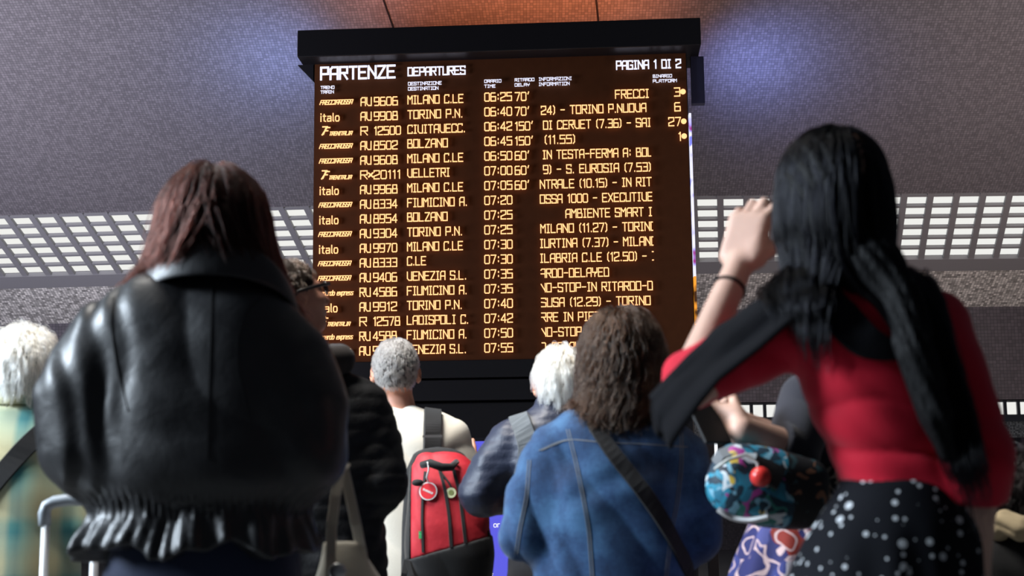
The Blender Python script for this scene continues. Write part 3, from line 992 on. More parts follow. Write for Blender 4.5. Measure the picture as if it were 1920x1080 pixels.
def hand_field(w, d, n, curl=(0.5, 0.7, 0.5), side=1, thumb=0.6, s=1.0, spread=0.05):
    """wrist w, pointing along d, palm facing n; side +1: thumb on the cross(d, n) side"""
    d = nrm(d); n = nrm(np.asarray(n) - d * (np.asarray(n) @ d)); sd = np.cross(d, n) * side
    w = np.asarray(w, float)
    R = np.stack([sd, d, n], 1)
    fs = [rbox(w + d * .055 * s, np.array([.040, .050, .015]) * s, .014 * s, R), ell(w + (d * .035 + sd * .026 + n * .008) * s, np.array([.020, .032, .017]) * s, R)]
    fin = []
    for i, (L, r) in enumerate(((.070, .0098), (.079, .0102), (.073, .0096), (.056, .0086))):
        ci = curl if np.isscalar(curl[0]) else curl[i]
        p = w + (d * (.098 - .006 * (i == 3)) + sd * (.0305 - .0205 * i)) * s
        a = 0; pts = [p - d * .015 * s, p]; dd = nrm(d + sd * spread * (1.5 - i))
        for seg, cu in zip((.45, .31, .24), ci):
            a += cu
            p = p + (dd * cos(a) + n * sin(a)) * L * seg * s; pts.append(p)
        fin.append(chain(pts, [r * s, r * s, r * .95 * s, r * .88 * s, r * .78 * s]))
    t0 = w + (d * .028 + sd * .032 + n * .006) * s
    td = nrm(d * .62 + sd * (.75 - .5 * thumb) + n * .75 * thumb)
    t1 = t0 + td * .042 * s; t2 = t1 + nrm(td + d * .35 + n * .3 * thumb) * .033 * s
    fin.append(chain([t0, t1, t2], [.0145 * s, .0118 * s, .0095 * s]))
    palm = U(0.012, *fs)
    def f(P):
        a = palm(P)
        for g in fin: a = sm(a, g(P), 0.006)
        return a
    return f


M_skin = {}
def skin(name, col, rough=0.5):
    t = NT(name); v = t.coord('Object')
    n = t.noise(v, 18, 4)
    t.set(color=t.mix(n, tuple(c * 0.82 for c in col), tuple(min(1, c * 1.15) for c in col)), rough=rough, sss=0.08, spec=0.35)
    t.b.inputs['Subsurface Radius'].default_value = (0.01, 0.004, 0.002)
    t.bump(t.noise(v, 160, 2), 0.12, 0.002)
    return t.m


M_skin_fair = skin('fair_skin', (0.58, 0.36, 0.28))
M_skin_ruddy = skin('ruddy_skin', (0.52, 0.25, 0.17))
M_skin_tan = skin('tan_skin', (0.42, 0.22, 0.15))


def hair_mat(name, col, rough=0.35, radial=0.4, ior=1.45):
    m = bpy.data.materials.new(name); m.use_nodes = True; nt = m.node_tree
    nt.nodes.remove(nt.nodes['Principled BSDF'])
    b = nt.nodes.new('ShaderNodeBsdfHairPrincipled'); b.parametrization = 'COLOR'
    info = nt.nodes.new('ShaderNodeHairInfo'); mx = nt.nodes.new('ShaderNodeMix'); mx.data_type = 'RGBA'
    mx.inputs[6].default_value = (*[c * 0.65 for c in col], 1); mx.inputs[7].default_value = (*[min(1, c * 1.3) for c in col], 1)
    nt.links.new(info.outputs['Random'], mx.inputs[0]); nt.links.new(mx.outputs[2], b.inputs['Color'])
    b.inputs['IOR'].default_value = ior; b.inputs['Roughness'].default_value = rough; b.inputs['Radial Roughness'].default_value = radial
    nt.links.new(b.outputs[0], nt.nodes['Material Output'].inputs['Surface'])
    return m


def cap_mat(name, col, rough=0.5, scale=(60, 60, 9)):
    t = NT(name); n = t.noise(t.coord('Object', scale), 4, 3)
    t.set(color=t.mix(n, tuple(c * 0.55 for c in col), tuple(min(1, c * 1.3) for c in col)), rough=rough, spec=0.12)
    t.bump(n, 0.5, 0.006)
    return t.m


def grow_hair(name, parent, mat, roots, dirs, length, collide, comb=None, grav=0.25, stiff=1.0, steps=26, kids=10, spread=0.009,
              wave=0.0, radius=0.0009, seed=1, tip=0.35):
    """guide strands fall under gravity, slide over the collision fields, then each is multiplied into a lock"""
    rng = np.random.default_rng(seed)
    P = np.array(roots, float); N = len(P); D = np.array(dirs, float)
    length = np.broadcast_to(length, (N,)); path = [P]
    layer = rng.uniform(0, 1, N); ph = rng.uniform(0, 6.28, N)
    for s in range(steps):
        a = D * stiff; a = a + np.array([0, 0, -grav])
        if comb is not None: a = a + comb(P, s / steps, layer)
        if wave: a = a + wave * np.stack([np.sin(ph + s * 0.9), np.cos(ph * 1.7 + s * 0.8), 0 * ph], 1)
        a /= np.linalg.norm(a, axis=1)[:, None]
        Q = P + a * (length / steps)[:, None]
        for f, o0, o1 in collide:
            v = f(Q); o = o0 + (o1 - o0) * layer
            m = v < o
            if m.any():
                g = grad(f, Q[m]); Q[m] = Q[m] + g * (o[m] - v[m])[:, None]
        D = Q - P; D /= np.maximum(np.linalg.norm(D, axis=1), 1e-9)[:, None]
        P = Q; path.append(P)
    G = np.stack(path, 1)                                       # N, steps+1, 3
    off = rng.normal(size=(N, kids, 1, 3)) * spread
    taper = (0.35 + 0.65 * np.minimum(1, np.linspace(0, 2.5, steps + 1)))[None, None, :, None] * (1 - 0.35 * np.linspace(0, 1, steps + 1) ** 2)[None, None, :, None]
    S = G[:, None] + off * taper
    amp = np.minimum(1, np.mean(length) / .16) * 0.0035
    S = S + amp * np.sin(np.linspace(0, 1, steps + 1)[None, None, :, None] * rng.uniform(3, 9, (N, kids, 1, 3)) + rng.uniform(0, 6, (N, kids, 1, 3))) * np.linspace(0, 1, steps + 1)[None, None, :, None] ** 0.5
    cut = rng.uniform(0.8, 1.0, (N, kids))
    idx = np.linspace(0, 1, steps + 1)[None, None, :] * cut[:, :, None] * steps
    i0 = np.minimum(idx.astype(int), steps - 1); fr = (idx - i0)[..., None]
    I, J = np.meshgrid(np.arange(N), np.arange(kids), indexing='ij')
    S = S[I[..., None], J[..., None], i0] * (1 - fr) + S[I[..., None], J[..., None], i0 + 1] * fr
    S = S.reshape(-1, steps + 1, 3)
    base = np.array(root_loc(parent))
    cd = bpy.data.hair_curves.new(name)
    cd.add_curves([steps + 1] * len(S))
    cd.attributes['position'].data.foreach_set('vector', (S - base).astype(np.float32).ravel())
    r = cd.attributes.get('radius') or cd.attributes.new('radius', 'FLOAT', 'POINT')
    prof = radius * (1 - (1 - tip) * np.linspace(0, 1, steps + 1) ** 3)
    r.data.foreach_set('value', np.tile(prof, len(S)).astype(np.float32))
    cd.materials.append(mat)
    o = bpy.data.objects.new(name, cd); C.objects.link(o); o.parent = parent
    o.location = Vector(base - np.array(root_loc(parent)))
    return o


def scalp(hf, n, region, grow=0.004, seed=3):
    """n points on the skull where region(local point) holds, with outward normals (world)"""
    rng = np.random.default_rng(seed); f = skull_field(hf, grow); out = []
    while sum(map(len, out)) < n:
        v = rng.normal(size=(n * 4, 3)); v /= np.linalg.norm(v, axis=1)[:, None]
        q = v * np.array([0.08, 0.10, 0.09]) + np.array([0, -0.012, 0.025])
        q = q[region(q)]
        out.append(q)
    q = np.concatenate(out)[:n]
    P = q @ hf.R.T * hf.s + hf.c
    P = snap(f, P, 0.0, 3)
    return P, grad(f, P)


def local(hf, P): return (P - hf.c) @ hf.R / hf.s


# ------------------------------------------------------------------ people
class Fig:
    """joints of one standing person, in world metres; facing away from the viewer (+y) turned by yaw"""

    def __init__(s, px, depth, height, yaw=0.0, sc=1.0):
        p = at(px, 943, depth); s.x, s.y, s.H, s.yaw, s.k = p[0], p[1], height, yaw, sc
        s.R = rotz(yaw); s.j = {}
        H = height
        for sd, e in (('L', -1), ('R', 1)):
            s.j['hip' + sd] = s.p(e * .09 * sc, 0, .50 * H); s.j['kn' + sd] = s.p(e * .095 * sc, .015, .275 * H); s.j['an' + sd] = s.p(e * .10 * sc, -.02, .05 * H)
            s.j['toe' + sd] = s.p(e * .115 * sc, .14 * sc, .022)

    def p(s, x, y, z): return np.array([s.x, s.y, 0]) + s.R @ np.array([x, y, 0]) + np.array([0, 0, z])


def hips_loft(F, grow=0.0, ztop=None, rx=.165, ry=.115, cx=None, cy=None):
    H = F.H; cx = F.x if cx is None else cx; cy = F.y if cy is None else cy
    return loft([(.455 * H, F.x, F.y, rx * .80 + grow, ry * .85 + grow), (.52 * H, F.x, F.y, rx + grow, ry + grow),
                 (.57 * H, (F.x + cx) / 2, (F.y + cy) / 2, rx * .96 + grow, ry * .95 + grow), (ztop or .64 * H, cx, cy, rx * .86 + grow, ry * .85 + grow)], yaw=F.yaw)


def body(F, label, mat, hf, neck0, neck1, sh, el, wr, hands, tors, h=0.009, hip=(.15, .10), hips_c=(None, None), neck_r=.052, arm=(.045, .036, .025), cat='person'):
    """one continuous figure; tors are the torso stations already slimmer than the clothes"""
    j = F.j; k = F.k
    fs = [hips_loft(F, 0, rx=hip[0], ry=hip[1], cx=hips_c[0], cy=hips_c[1]), loft(tors, yaw=F.yaw), chain([neck0, neck1], [neck_r * 1.15, neck_r])]
    for sd in 'LR':
        fs.append(chain([j['hip' + sd], j['kn' + sd], j['an' + sd]], [.072 * k, .046 * k, .034 * k]))
        fs.append(chain([j['an' + sd] - np.array([0, 0, .02]), j['toe' + sd]], [.032 * k, .022 * k]))
    for sd in (0, 1):
        fs.append(chain([neck0 * .35 + sh[sd] * .65, sh[sd], el[sd], wr[sd]], [arm[0] * .95, arm[0], arm[1], arm[2]]))
    big = U(0.035, *fs); hfs = U(0.008, *hands) if hands else None
    def f(P):
        d = sm(big(P), hf(P), 0.022)
        return sm(d, hfs(P), 0.014) if hfs else d
    pts = np.array([hf.c, *sh, *el, *wr, j['toeL'], j['toeR'], j['anL'], j['anR'], j['hipL'], j['hipR']])
    lo, hi = pts.min(0) - .24, pts.max(0) + .24
    lo[2] = -0.02
    o = sculpt('person', f, lo, hi, h, mat, None, (F.x, F.y, 0))
    tag(o, label, cat)
    return o, f


def legwear(F, parent, mat, name='trousers', grow=.018, h=.012, r=(.085, .062, .055), hip=(.165, .115), ztop=None, hips_c=(None, None), cut=.06):
    j = F.j; k = F.k
    fs = [hips_loft(F, grow * .5, ztop, *hip, *hips_c)]
    for sd in 'LR': fs.append(chain([j['hip' + sd], j['kn' + sd], j['an' + sd] + np.array([0, 0, -.02])], [r[0] * k, r[1] * k, r[2] * k]))
    base = U(0.03, *fs)
    f = lambda P: smax(base(P) + folds(P, (0.2, 0.3, 1), 9, .004, 2), cut * k - P[:, 2], .004)
    c = np.array([F.x, F.y])
    return sculpt(name, f, (c[0] - .36, c[1] - .3, 0), (c[0] + .36, c[1] + .3, (ztop or .66 * F.H) + .04), h, mat, parent)


def shoes(F, parent, mat, name='shoe'):
    for sd in 'LR':
        a, t = F.j['an' + sd], F.j['toe' + sd]; k = F.k
        d = nrm((t - a) * [1, 1, 0]); R = np.stack([np.cross(d, [0, 0, 1.0]), d, [0, 0, 1.0]], 1)
        m = a * [1, 1, 0] + d * .06 * k
        g = U(.02, ell(m + d * .07 * k + [0, 0, .028], np.array([.048, .085, .032]) * k, R), ell(m - d * .05 * k + [0, 0, .045], np.array([.042, .062, .052]) * k, R), rbox(m + [0, 0, .012], np.array([.046, .145, .012]) * k, .01, R))
        sculpt(name, lambda P: smax(g(P), .0005 - P[:, 2], .002), m - .2, m + .2 + [0, 0, -.05], .009, mat, parent)


def cloth(name, col, rough=0.8, weave=350, dirt=0.15, sheen=0.1, spec=0.25, bump=0.25):
    t = NT(name); v = t.coord()
    n = t.noise(v, 7, 3); w = t.noise(v, weave, 2)
    c = t.mix(n, tuple(x * (1 - dirt) for x in col), tuple(min(1, x * (1 + dirt)) for x in col))
    t.set(color=c, rough=rough, sheen=sheen, spec=spec)
    t.bump(w, bump, 0.003)
    return t.m


M_dark_trouser = cloth('dark_trousers', (0.012, 0.013, 0.018))
M_jeans = cloth('dark_jeans', (0.012, 0.018, 0.045))
M_shoe = plain('black_shoe', (0.015, 0.014, 0.014), 0.4)
M_sneaker = plain('pale_shoe', (0.5, 0.48, 0.45), 0.6)
# ================================================================== woman/man in the black leather jacket (nearest, left)
def leather_person():
    D = 2.6; F = Fig(385, D, 1.69)
    q = lambda x, y, d=D: at(x, y, d)
    hf = head_field(q(400, 447, 2.64), 0.05, -0.18, 0, 1.0)
    neck0, neck1 = q(402, 545, 2.60), q(400, 480, 2.63)
    sh = [q(215, 642, 2.60), q(540, 682, 2.60)]
    el = [q(160, 840, 2.56), q(575, 850, 2.56)]
    wr = [q(290, 850, 2.86), q(470, 850, 2.86)]
    dl, dr = nrm(q(385, 815, 2.95) - wr[0]), nrm(q(385, 815, 2.95) - wr[1])
    hands = [hand_field(wr[0], dl, (0.3, -.2, 1), (.5, .7, .5), -1), hand_field(wr[1], dr, (-0.3, -.2, 1), (.5, .7, .5), 1)]
    z = lambda y: q(400, y)[2]; x = lambda px: q(px, 700)[0]
    tors = [(z(1000), x(385), D, .15, .10), (z(880), x(388), D, .15, .10), (z(700), x(392), D, .165, .11), (z(620), x(398), D, .15, .085), (z(560), x(400), D, .075, .06)]
    o, bf = body(F, 'person from behind with long auburn hair wearing a bulky black leather jacket', M_skin_fair, hf, neck0, neck1, sh, el, wr, hands, tors)
    # ---- jacket
    st = [(z(515), x(398), D + .01, .085, .07), (z(545), x(376), D + .01, .118, .082), (z(585), x(376), D, .148, .102), (z(640), x(384), D, .172, .120), (z(740), x(392), D, .20, .138),
          (z(840), x(388), D, .207, .148), (z(905), x(386), D, .208, .148), (z(940), x(384), D, .192, .132), (z(962), x(384), D, .190, .130),
          (z(995), x(382), D, .206, .143), (z(1050), x(382), D, .222, .155)]
    tr = loft(st, 2.5)
    sL = chain([q(290, 606), sh[0] + [.002, 0, -.012], q(160, 745, 2.57), el[0], el[0] * .4 + wr[0] * .6], [.088, .094, .089, .082, .062])
    sR = chain([q(478, 625), sh[1] + [.0, 0, -.004], q(570, 770, 2.57), el[1], el[1] * .4 + wr[1] * .6], [.078, .085, .078, .073, .060])
    zh, zw = z(1005), z(948)
    def jf(P):
        d = sm(sm(tr(P), sL(P), .045), sR(P), .045)
        ang = np.arctan2(P[:, 1] - D, P[:, 0] - x(385))
        band = np.exp(-((P[:, 2] - zw) / .022) ** 2)
        pep = 1 / (1 + np.exp((P[:, 2] - zw + .02) / .008))
        inx = np.abs(P[:, 0] - x(385)) < .25
        d = d + band * inx * (.0035 * np.sin(ang * 74 + 2 * sn(P, 4, 6)))
        d = d + pep * inx * (.0045 * np.sin(ang * 13 + 5 * sn(P, 2.2, 4)) + .004 * sn(P, 9, 8) + .0025 * np.sin(ang * 41 + 3 * sn(P, 4, 5)))
        up = 1 - np.clip(pep + band, 0, 1)
        left = 1 / (1 + np.exp((P[:, 0] - x(250)) / .02)); right = 1 / (1 + np.exp(-(P[:, 0] - x(520)) / .02)); mid = 1 - np.clip(left + right, 0, 1)
        d = d + up * (left * folds(P, (1, .1, .16), 19, .0085, 3, .8, 1.8) + right * folds(P, (.8, 0, .5), 13, .009, 9, 1.1, 1.3)
                      + mid * (folds(P, (1, 0, .55), 5.5, .010, 12, 1.2, .9) + folds(P, (.3, 0, 1), 8, .004, 15, 1.2)))
        hemz = z(1030) + .012 * np.sin(ang * 5 + 1) + .008 * np.sin(ang * 11)
        return smax(d, hemz - P[:, 2], .006)
    t = NT('black_leather'); v = t.coord()
    cr = t.noise(v, 22, 5, .5, .4); fine = t.noise(v, 240, 2)
    t.set(color=t.mix(cr, (0.007, 0.007, 0.008), (0.017, 0.017, 0.019)), rough=t.math('MULTIPLY_ADD', cr, .28, .30), spec=.5)
    hgt = t.math('ADD', t.math('MULTIPLY', cr, 1.0), t.math('MULTIPLY', fine, .12))
    t.bump(hgt, .35, .006)
    jk = sculpt('leather_jacket', jf, (x(385) - .42, D - .28, z(1075)), (x(385) + .42, D + .42, z(490)), .0065, t.m, o)
    # seams: centre back and armholes
    sm_m = plain('leather_seam', (0.004, 0.004, 0.005), .5)
    for nm, pts in (('seam', [(397, 530), (394, 620), (391, 720), (388, 860)]), ('seam', [(504, 545), (462, 582), (444, 635), (446, 700), (470, 790)]), ('seam', [(212, 556), (206, 610), (216, 680), (238, 770)])):
        surf_band(nm, jf, [q(a, b, D - .2) for a, b in pts], .0004, .0036, .0018, sm_m, jk, n=36)
    # stand-up collar rolled outwards
    cols, nn = [], []
    mbp = []
    for i in range(33):
        a = pi * (1.0 + 1.0 * i / 32)             # back half of the neck, left to right
        for w in range(2): pass
        mbp.append(np.array([x(400) + .130 * cos(a), D + .04 + .118 * sin(a), 0]))
    prof = [(-.012, -.012), (0.0, .035), (.004, .056), (.013, .060), (.022, .045), (.030, .015), (.036, -.014)]
    V, Fc = [], []
    for i, p in enumerate(mbp):
        a = pi * (1.0 + 1.0 * i / 32); out = np.array([cos(a), sin(a), 0]); s_ = sin(pi * i / 32)
        zb = z(532) + .014 * s_ - .055 * (1 - s_) ** 1.2
        for dx, dz in prof: V.append(p + out * (dx - .010) + np.array([0, 0, zb + dz * (.72 + .28 * s_)]))
    m = len(prof)
    for i in range(32):
        for k in range(m - 1): Fc.append((i * m + k, i * m + k + 1, i * m + m + k + 1, i * m + m + k))
    cl = link_mesh('collar', V, Fc, t.m, jk, None, True)
    md = cl.modifiers.new('thick', 'SOLIDIFY'); md.thickness = .006
    sb = cl.modifiers.new('sub', 'SUBSURF'); sb.levels = 1; sb.render_levels = 2
    legwear(F, o, M_jeans, 'jeans', .02, .012, hip=(.172, .122))
    shoes(F, o, M_shoe)
    # ---- hair: auburn, parted on top, spreading to the shoulders and tucked into the collar behind
    hm = hair_mat('auburn_hair', (0.015, 0.0042, 0.0030), .38, .5, 1.24)
    cf = ell((hf.c + np.array([0, -.014, .012])), (.086, .106, .112)); lo_ = chain([q(400, 450, 2.62), q(388, 520, 2.65)], [.088, .098])
    capf = lambda P: smax(smax(sm(cf(P), lo_(P), .05) + .003 * np.sin(np.arctan2(P[:, 0] - hf.c[0], P[:, 1] - hf.c[1] + .02) * 40 + 3 * sn(P, 5)), P[:, 1] - hf.c[1] - .045, .02), z(560) - P[:, 2], .02)
    hair = sculpt('hair', capf, hf.c - .25, hf.c + [.25, .2, .2], .008, cap_mat('auburn_under', (0.018, 0.007, 0.006), .5), o)
    reg = lambda p: (p[:, 2] > -.02) & ((p[:, 1] < .035) | (p[:, 2] > .085)) & (p[:, 1] < .085)
    P, N = scalp(hf, 1300, reg, .006, 11)
    lp = local(hf, P)
    side = np.sign(lp[:, 0] + 1e-4 + .2 * np.random.default_rng(2).normal(size=len(P)) * .1)
    dirs = N * .3 + np.stack([side * .8, -.35 + 0 * side, 0 * side], 1)
    ax = np.abs(lp[:, 0]); back = np.clip((-lp[:, 1] - .01) / .08, 0, 1) * np.clip(1 - ax / .055, 0, 1)
    fr = np.clip((lp[:, 1] + .045) / .06, 0, 1) * np.clip((ax - .035) / .03, 0, 1)
    zend = z(492) * (1 - fr) + z(566) * fr
    ln = np.maximum(.04, (P[:, 2] - zend) * (1.12 + .45 * fr) + .03 * np.random.default_rng(9).uniform(size=len(P)))
    tgt = np.stack([x(385) + side * .155, 0 * side + D + .02, 0 * side], 1)
    def comb(Q, s, l):
        g = np.zeros_like(Q); w = np.clip((hf.c[2] - .02 - Q[:, 2]) / .15, 0, 1)
        g[:, 0] = (side * (.080 + .045 * l + .075 * s) * (1 - .30 * back) + side * .08 * s * fr - (Q[:, 0] - hf.c[0])) * 4.0 * np.clip((hf.c[2] + .085 - Q[:, 2]) / .09, 0, 1)
        g[:, 1] = -(Q[:, 1] - (D + .01 - .05 * back + .03 * fr)) * 4.0 * w
        return g
    grow_hair('hair_strands', hair, hm, P, dirs, ln, [(skull_field(hf), .008, .024), (jf, .004, .016)], comb, .75, .6, 24, 6, .0045, .05, .0009, 5)
    return o, jf


leather, leather_f = leather_person()


# ================================================================== woman in red, right
def red_person():
    D = 2.2; F = Fig(1665, D, 1.70)
    q = lambda x, y, d=D: at(x, y, d)
    hf = head_field(q(1552, 378, 2.23), 0.25, 0.05, 0.06, .95)
    neck0, neck1 = q(1620, 560, 2.20), q(1572, 480, 2.22)
    sh = [q(1520, 590, 2.20), q(1752, 610, 2.20)]
    el = [q(1285, 735, 2.26), q(1843, 860, 2.13)]
    wr = [q(1384, 502, 2.42), q(1808, 1035, 2.20)]
    d0 = nrm(q(1418, 372, 2.44) - wr[0])
    hands = [hand_field(wr[0], d0, (.55, .8, -.1), [(.5, 1.1, .8), (.35, 1.0, .8), (.4, 1.1, .8), (.5, 1.2, .8)], -1, .5, 1.0),
             hand_field(wr[1], nrm(q(1800, 1120, 2.24) - wr[1]), (-1, .3, 0), (.25, .35, .3), 1, .4, .92)]
    z = lambda y: q(1640, y)[2]; x = lambda px: q(px, 700)[0]
    tors = [(z(1080), x(1640), D, .13, .09), (z(900), x(1690), D, .078, .065), (z(760), x(1665), D, .098, .075), (z(640), x(1645), D, .105, .075), (z(575), x(1635), D, .06, .05)]
    o, bf = body(F, 'woman with very long black hair and red top, one hand raised to her face', M_skin_fair, hf, neck0, neck1, sh, el, wr, hands, tors, .007,
                 (.135, .095), (x(1680), D), .046, (.038, .033, .024))
    st = [(z(545), x(1632), D, .075, .055), (z(580), x(1634), D, .118, .078), (z(640), x(1642), D, .130, .090), (z(700), x(1652), D, .128, .092), (z(770), x(1662), D, .117, .088),
          (z(840), x(1674), D, .101, .081), (z(890), x(1684), D, .095, .078), (z(950), x(1690), D, .112, .090)]
    tr = loft(st, 2.3)
    sL = chain([q(1590, 580), sh[0], sh[0] * .5 + el[0] * .5, el[0] + .03 * nrm(wr[0] - el[0])], [.052, .056, .052, .047])
    sR = chain([q(1690, 590), sh[1], sh[1] * .45 + el[1] * .55, el[1], el[1] * .66 + wr[1] * .34], [.052, .054, .050, .047, .043])
    dwn = nrm(wr[1] - el[1]); cuff = el[1] * .62 + wr[1] * .38
    def tf(P):
        d = sm(sm(tr(P), sL(P), .03), sR(P), .025)
        w = np.exp(-((P[:, 2] - z(850)) / .07) ** 2)
        d = d + folds(P, (.15, 0, 1), 17, .0085, 21, 1.0, .8) * (.35 + w) + folds(P, (.8, 0, .7), 12, .0035, 27, 1.0)
        hem = z(905) - (P[:, 0] - x(1590)) * .26
        low = np.where(np.abs(P[:, 0] - x(1690)) < .15, hem - P[:, 2], -1)
        far = (P[:, 0] > x(1800)) | (P[:, 0] < x(1540))
        d = np.where(far, d, smax(d, low, .004))
        return smax(d, np.where(P[:, 0] > x(1745), (P - cuff) @ dwn, -1.0), .003)
    red = cloth('red_jersey', (0.50, 0.003, 0.023), .72, 420, .10, .15, .2, .15)
    top = sculpt('red_top', tf, (x(1180), D - .25, z(980)), (x(1930), D + .40, z(530)), .006, red, o)
    # ---- skirt with white dots
    sk = loft([(.50, x(1640), D, .23, .18), (z(1230), x(1635), D, .185, .15), (z(1100), x(1640), D, .150, .125), (z(1000), x(1662), D, .132, .112), (z(930), x(1682), D, .105, .09), (z(880), x(1686), D, .092, .078)], 2.2)
    skf = lambda P: sk(P) + (.006 * np.sin(np.arctan2(P[:, 1] - D, P[:, 0] - x(1650)) * 11 + 2 * sn(P, 2, 5))) * np.clip((z(960) - P[:, 2]) / .2, 0, 1)
    t = NT('dotted_black'); v = t.coord('Object', (1, 1, 1))
    def dots(scale, lo, hi, seed):
        vo = t.n('ShaderNodeTexVoronoi', feature='F1'); mp = t.n('ShaderNodeVectorMath', operation='ADD'); t.l(v, mp.inputs[0]); mp.inputs[1].default_value = (seed, seed * .7, seed * .3)
        t.l(mp.outputs[0], vo.inputs['Vector']); vo.inputs['Scale'].default_value = scale; vo.inputs['Randomness'].default_value = .85
        bright = t.n('ShaderNodeSeparateColor'); t.l(vo.outputs['Color'], bright.inputs[0])
        r = t.math('MULTIPLY_ADD', bright.outputs[1], hi - lo, lo)
        return t.math('MULTIPLY', t.math('LESS_THAN', vo.outputs['Distance'], r), t.math('GREATER_THAN', bright.outputs[0], .25))
    dd = t.math('MAXIMUM', dots(36, .10, .27, 1.3), t.math('MAXIMUM', dots(58, .09, .24, 4.1), dots(47, .06, .2, 7.7)))
    t.set(color=t.mix(dd, (0.005, 0.0055, 0.008), (0.52, 0.54, 0.56)), rough=.85, spec=.12, sheen=.0)
    sculpt('dotted_skirt', skf, (x(1665) - .32, D - .28, .50), (x(1665) + .32, D + .28, z(870)), .009, t.m, o)
    shoes(F, o, M_shoe)
    # ---- black scarf/strap: over the upper arm and looped across the back
    bl = cloth('black_knit', (0.0045, 0.0045, 0.006), .9, 300, .2, .02, .1)
    surf_band('scarf', tf, [q(1542, 530, D - .12), q(1575, 590, D - .2), q(1620, 640, D - .2), q(1680, 660, D - .2), q(1740, 640, D - .2)], .006, [.03 + .028 * sin(pi * min(1, i / 20)) for i in range(28)], .006, bl, o)
    # shawl draped along the raised arm, hanging in a point below the elbow
    ea = [q(1550, 508, D - .02), q(1462, 545, D), q(1388, 606, D + .02), q(1312, 664, D + .03), q(1256, 702, D + .04), q(1218, 742, D + .06)]
    eb = [q(1545, 550, D - .07), q(1492, 596, D - .075), q(1428, 652, D - .07), q(1350, 712, D - .055), q(1312, 760, D - .04), q(1262, 832, D)]
    V, Fq = [], []; n = 30
    for i in range(n + 1):
        u = i / n * 5; k = min(int(u), 4); w = u - k
        a, b = ea[k] * (1 - w) + ea[k + 1] * w, eb[k] * (1 - w) + eb[k + 1] * w
        for m in range(9):
            p = a * (1 - m / 8) + b * (m / 8); V.append(p)
    V = np.array(V); dv = tf(V); g = grad(tf, V); push = dv < .007; V[push] += g[push] * (.007 - dv[push])[:, None]
    V[:, 1] += .004 * np.sin(np.arange(len(V)) % 9 * 1.7)
    for i in range(n):
        for m in range(8): Fq.append((i * 9 + m, i * 9 + m + 1, i * 9 + 10 + m, i * 9 + 9 + m))
    # the hanging tip
    b0 = len(V); tip = []
    for i in range(9):
        a = V[n * 9 + i]
        for m in range(1, 7):
            p = a * (1 - m / 6) + (q(1232, 812, D + .02) + np.array([.002 * i, 0, -.004 * (i % 3)])) * (m / 6) + np.array([0, 0, -.012 * sin(pi * m / 6)]); tip.append(p)
    V = np.concatenate([V, np.array(tip)])
    idx = lambda i, m: n * 9 + i if m == 0 else b0 + i * 6 + m - 1
    for i in range(8):
        for m in range(6): Fq.append((idx(i, m), idx(i + 1, m), idx(i + 1, m + 1), idx(i, m + 1)))
    sw = link_mesh('shawl', V, Fq, bl, o, None, True)
    md = sw.modifiers.new('thick', 'SOLIDIFY'); md.thickness = .005; md.offset = 0
    # hair tie round the wrist
    fa = nrm(wr[0] - el[0]); c = el[0] * .18 + wr[0] * .82 - np.array([0, 0, 0.0]); a1 = nrm(np.cross(fa, [0, 1, 0])); a2 = np.cross(fa, a1)
    pts = snap(bf, [c + .03 * (a1 * cos(k * pi / 12) + a2 * sin(k * pi / 12)) for k in range(24)], .001, 4)
    MB().tube(pts, .0032, 8, closed=True).build('hair_tie', bl, o, smooth=True)
    # ---- hair
    hm = hair_mat('black_hair', (0.0018, 0.0018, 0.0026), .26, .5, 1.2)
    fall = chain([q(1556, 400, 2.215), q(1556, 450, 2.20), q(1620, 500, 2.15)], [.068, .062, .046])
    fall2 = chain([q(1640, 500, 2.14), q(1690, 555, 2.105), q(1718, 660, 2.085), q(1755, 780, 2.08), q(1780, 850, 2.085)], [.040, .032, .028, .024, .012])
    fl = ell(hf.c + np.array([0, -.012, .014]), (.078, .099, .102))
    capf = lambda P: smax(sm(sm(fl(P), fall(P), .04), fall2(P), .03) + .0025 * np.sin((P[:, 0] + (P[:, 2] - 1.5) * .35) * 330 + 3 * sn(P, 4)), P[:, 1] - hf.c[1] - .055 - np.clip(P[:, 2] - hf.c[2] - .04, 0, 1) * .8, .015)
    hair = sculpt('hair', capf, q(1400, 900, D - .2) - [0, .1, 0], q(1900, 200, D + .2) + [0, .1, 0], .007, cap_mat('black_under', (0.004, 0.004, 0.0045), .6), o)
    reg = lambda p: (p[:, 2] > -.03) & ((p[:, 1] < .04) | (p[:, 2] > .08)) & (p[:, 1] < .085)
    P, N = scalp(hf, 1500, reg, .006, 21)
    lp = local(hf, P); side = np.where(lp[:, 0] < .004, -1.0, 1.0)
    dirs = N * .3 + np.stack([side * .7, -.35 + 0 * side, 0 * side], 1)
    rng = np.random.default_rng(4)
    grp = rng.uniform(size=len(P)); front_left = (lp[:, 0] < -.02) & (grp < .6)
    ln = np.where(front_left, .26 + .05 * grp, .44 + .10 * grp)
    ctr = np.array([q(1556, 400, D), q(1580, 450, D), q(1640, 500, D), q(1692, 552, D), q(1718, 640, D), q(1752, 780, D), q(1788, 880, D)])
    u = rng.normal(size=len(P)).clip(-1.8, 1.8)
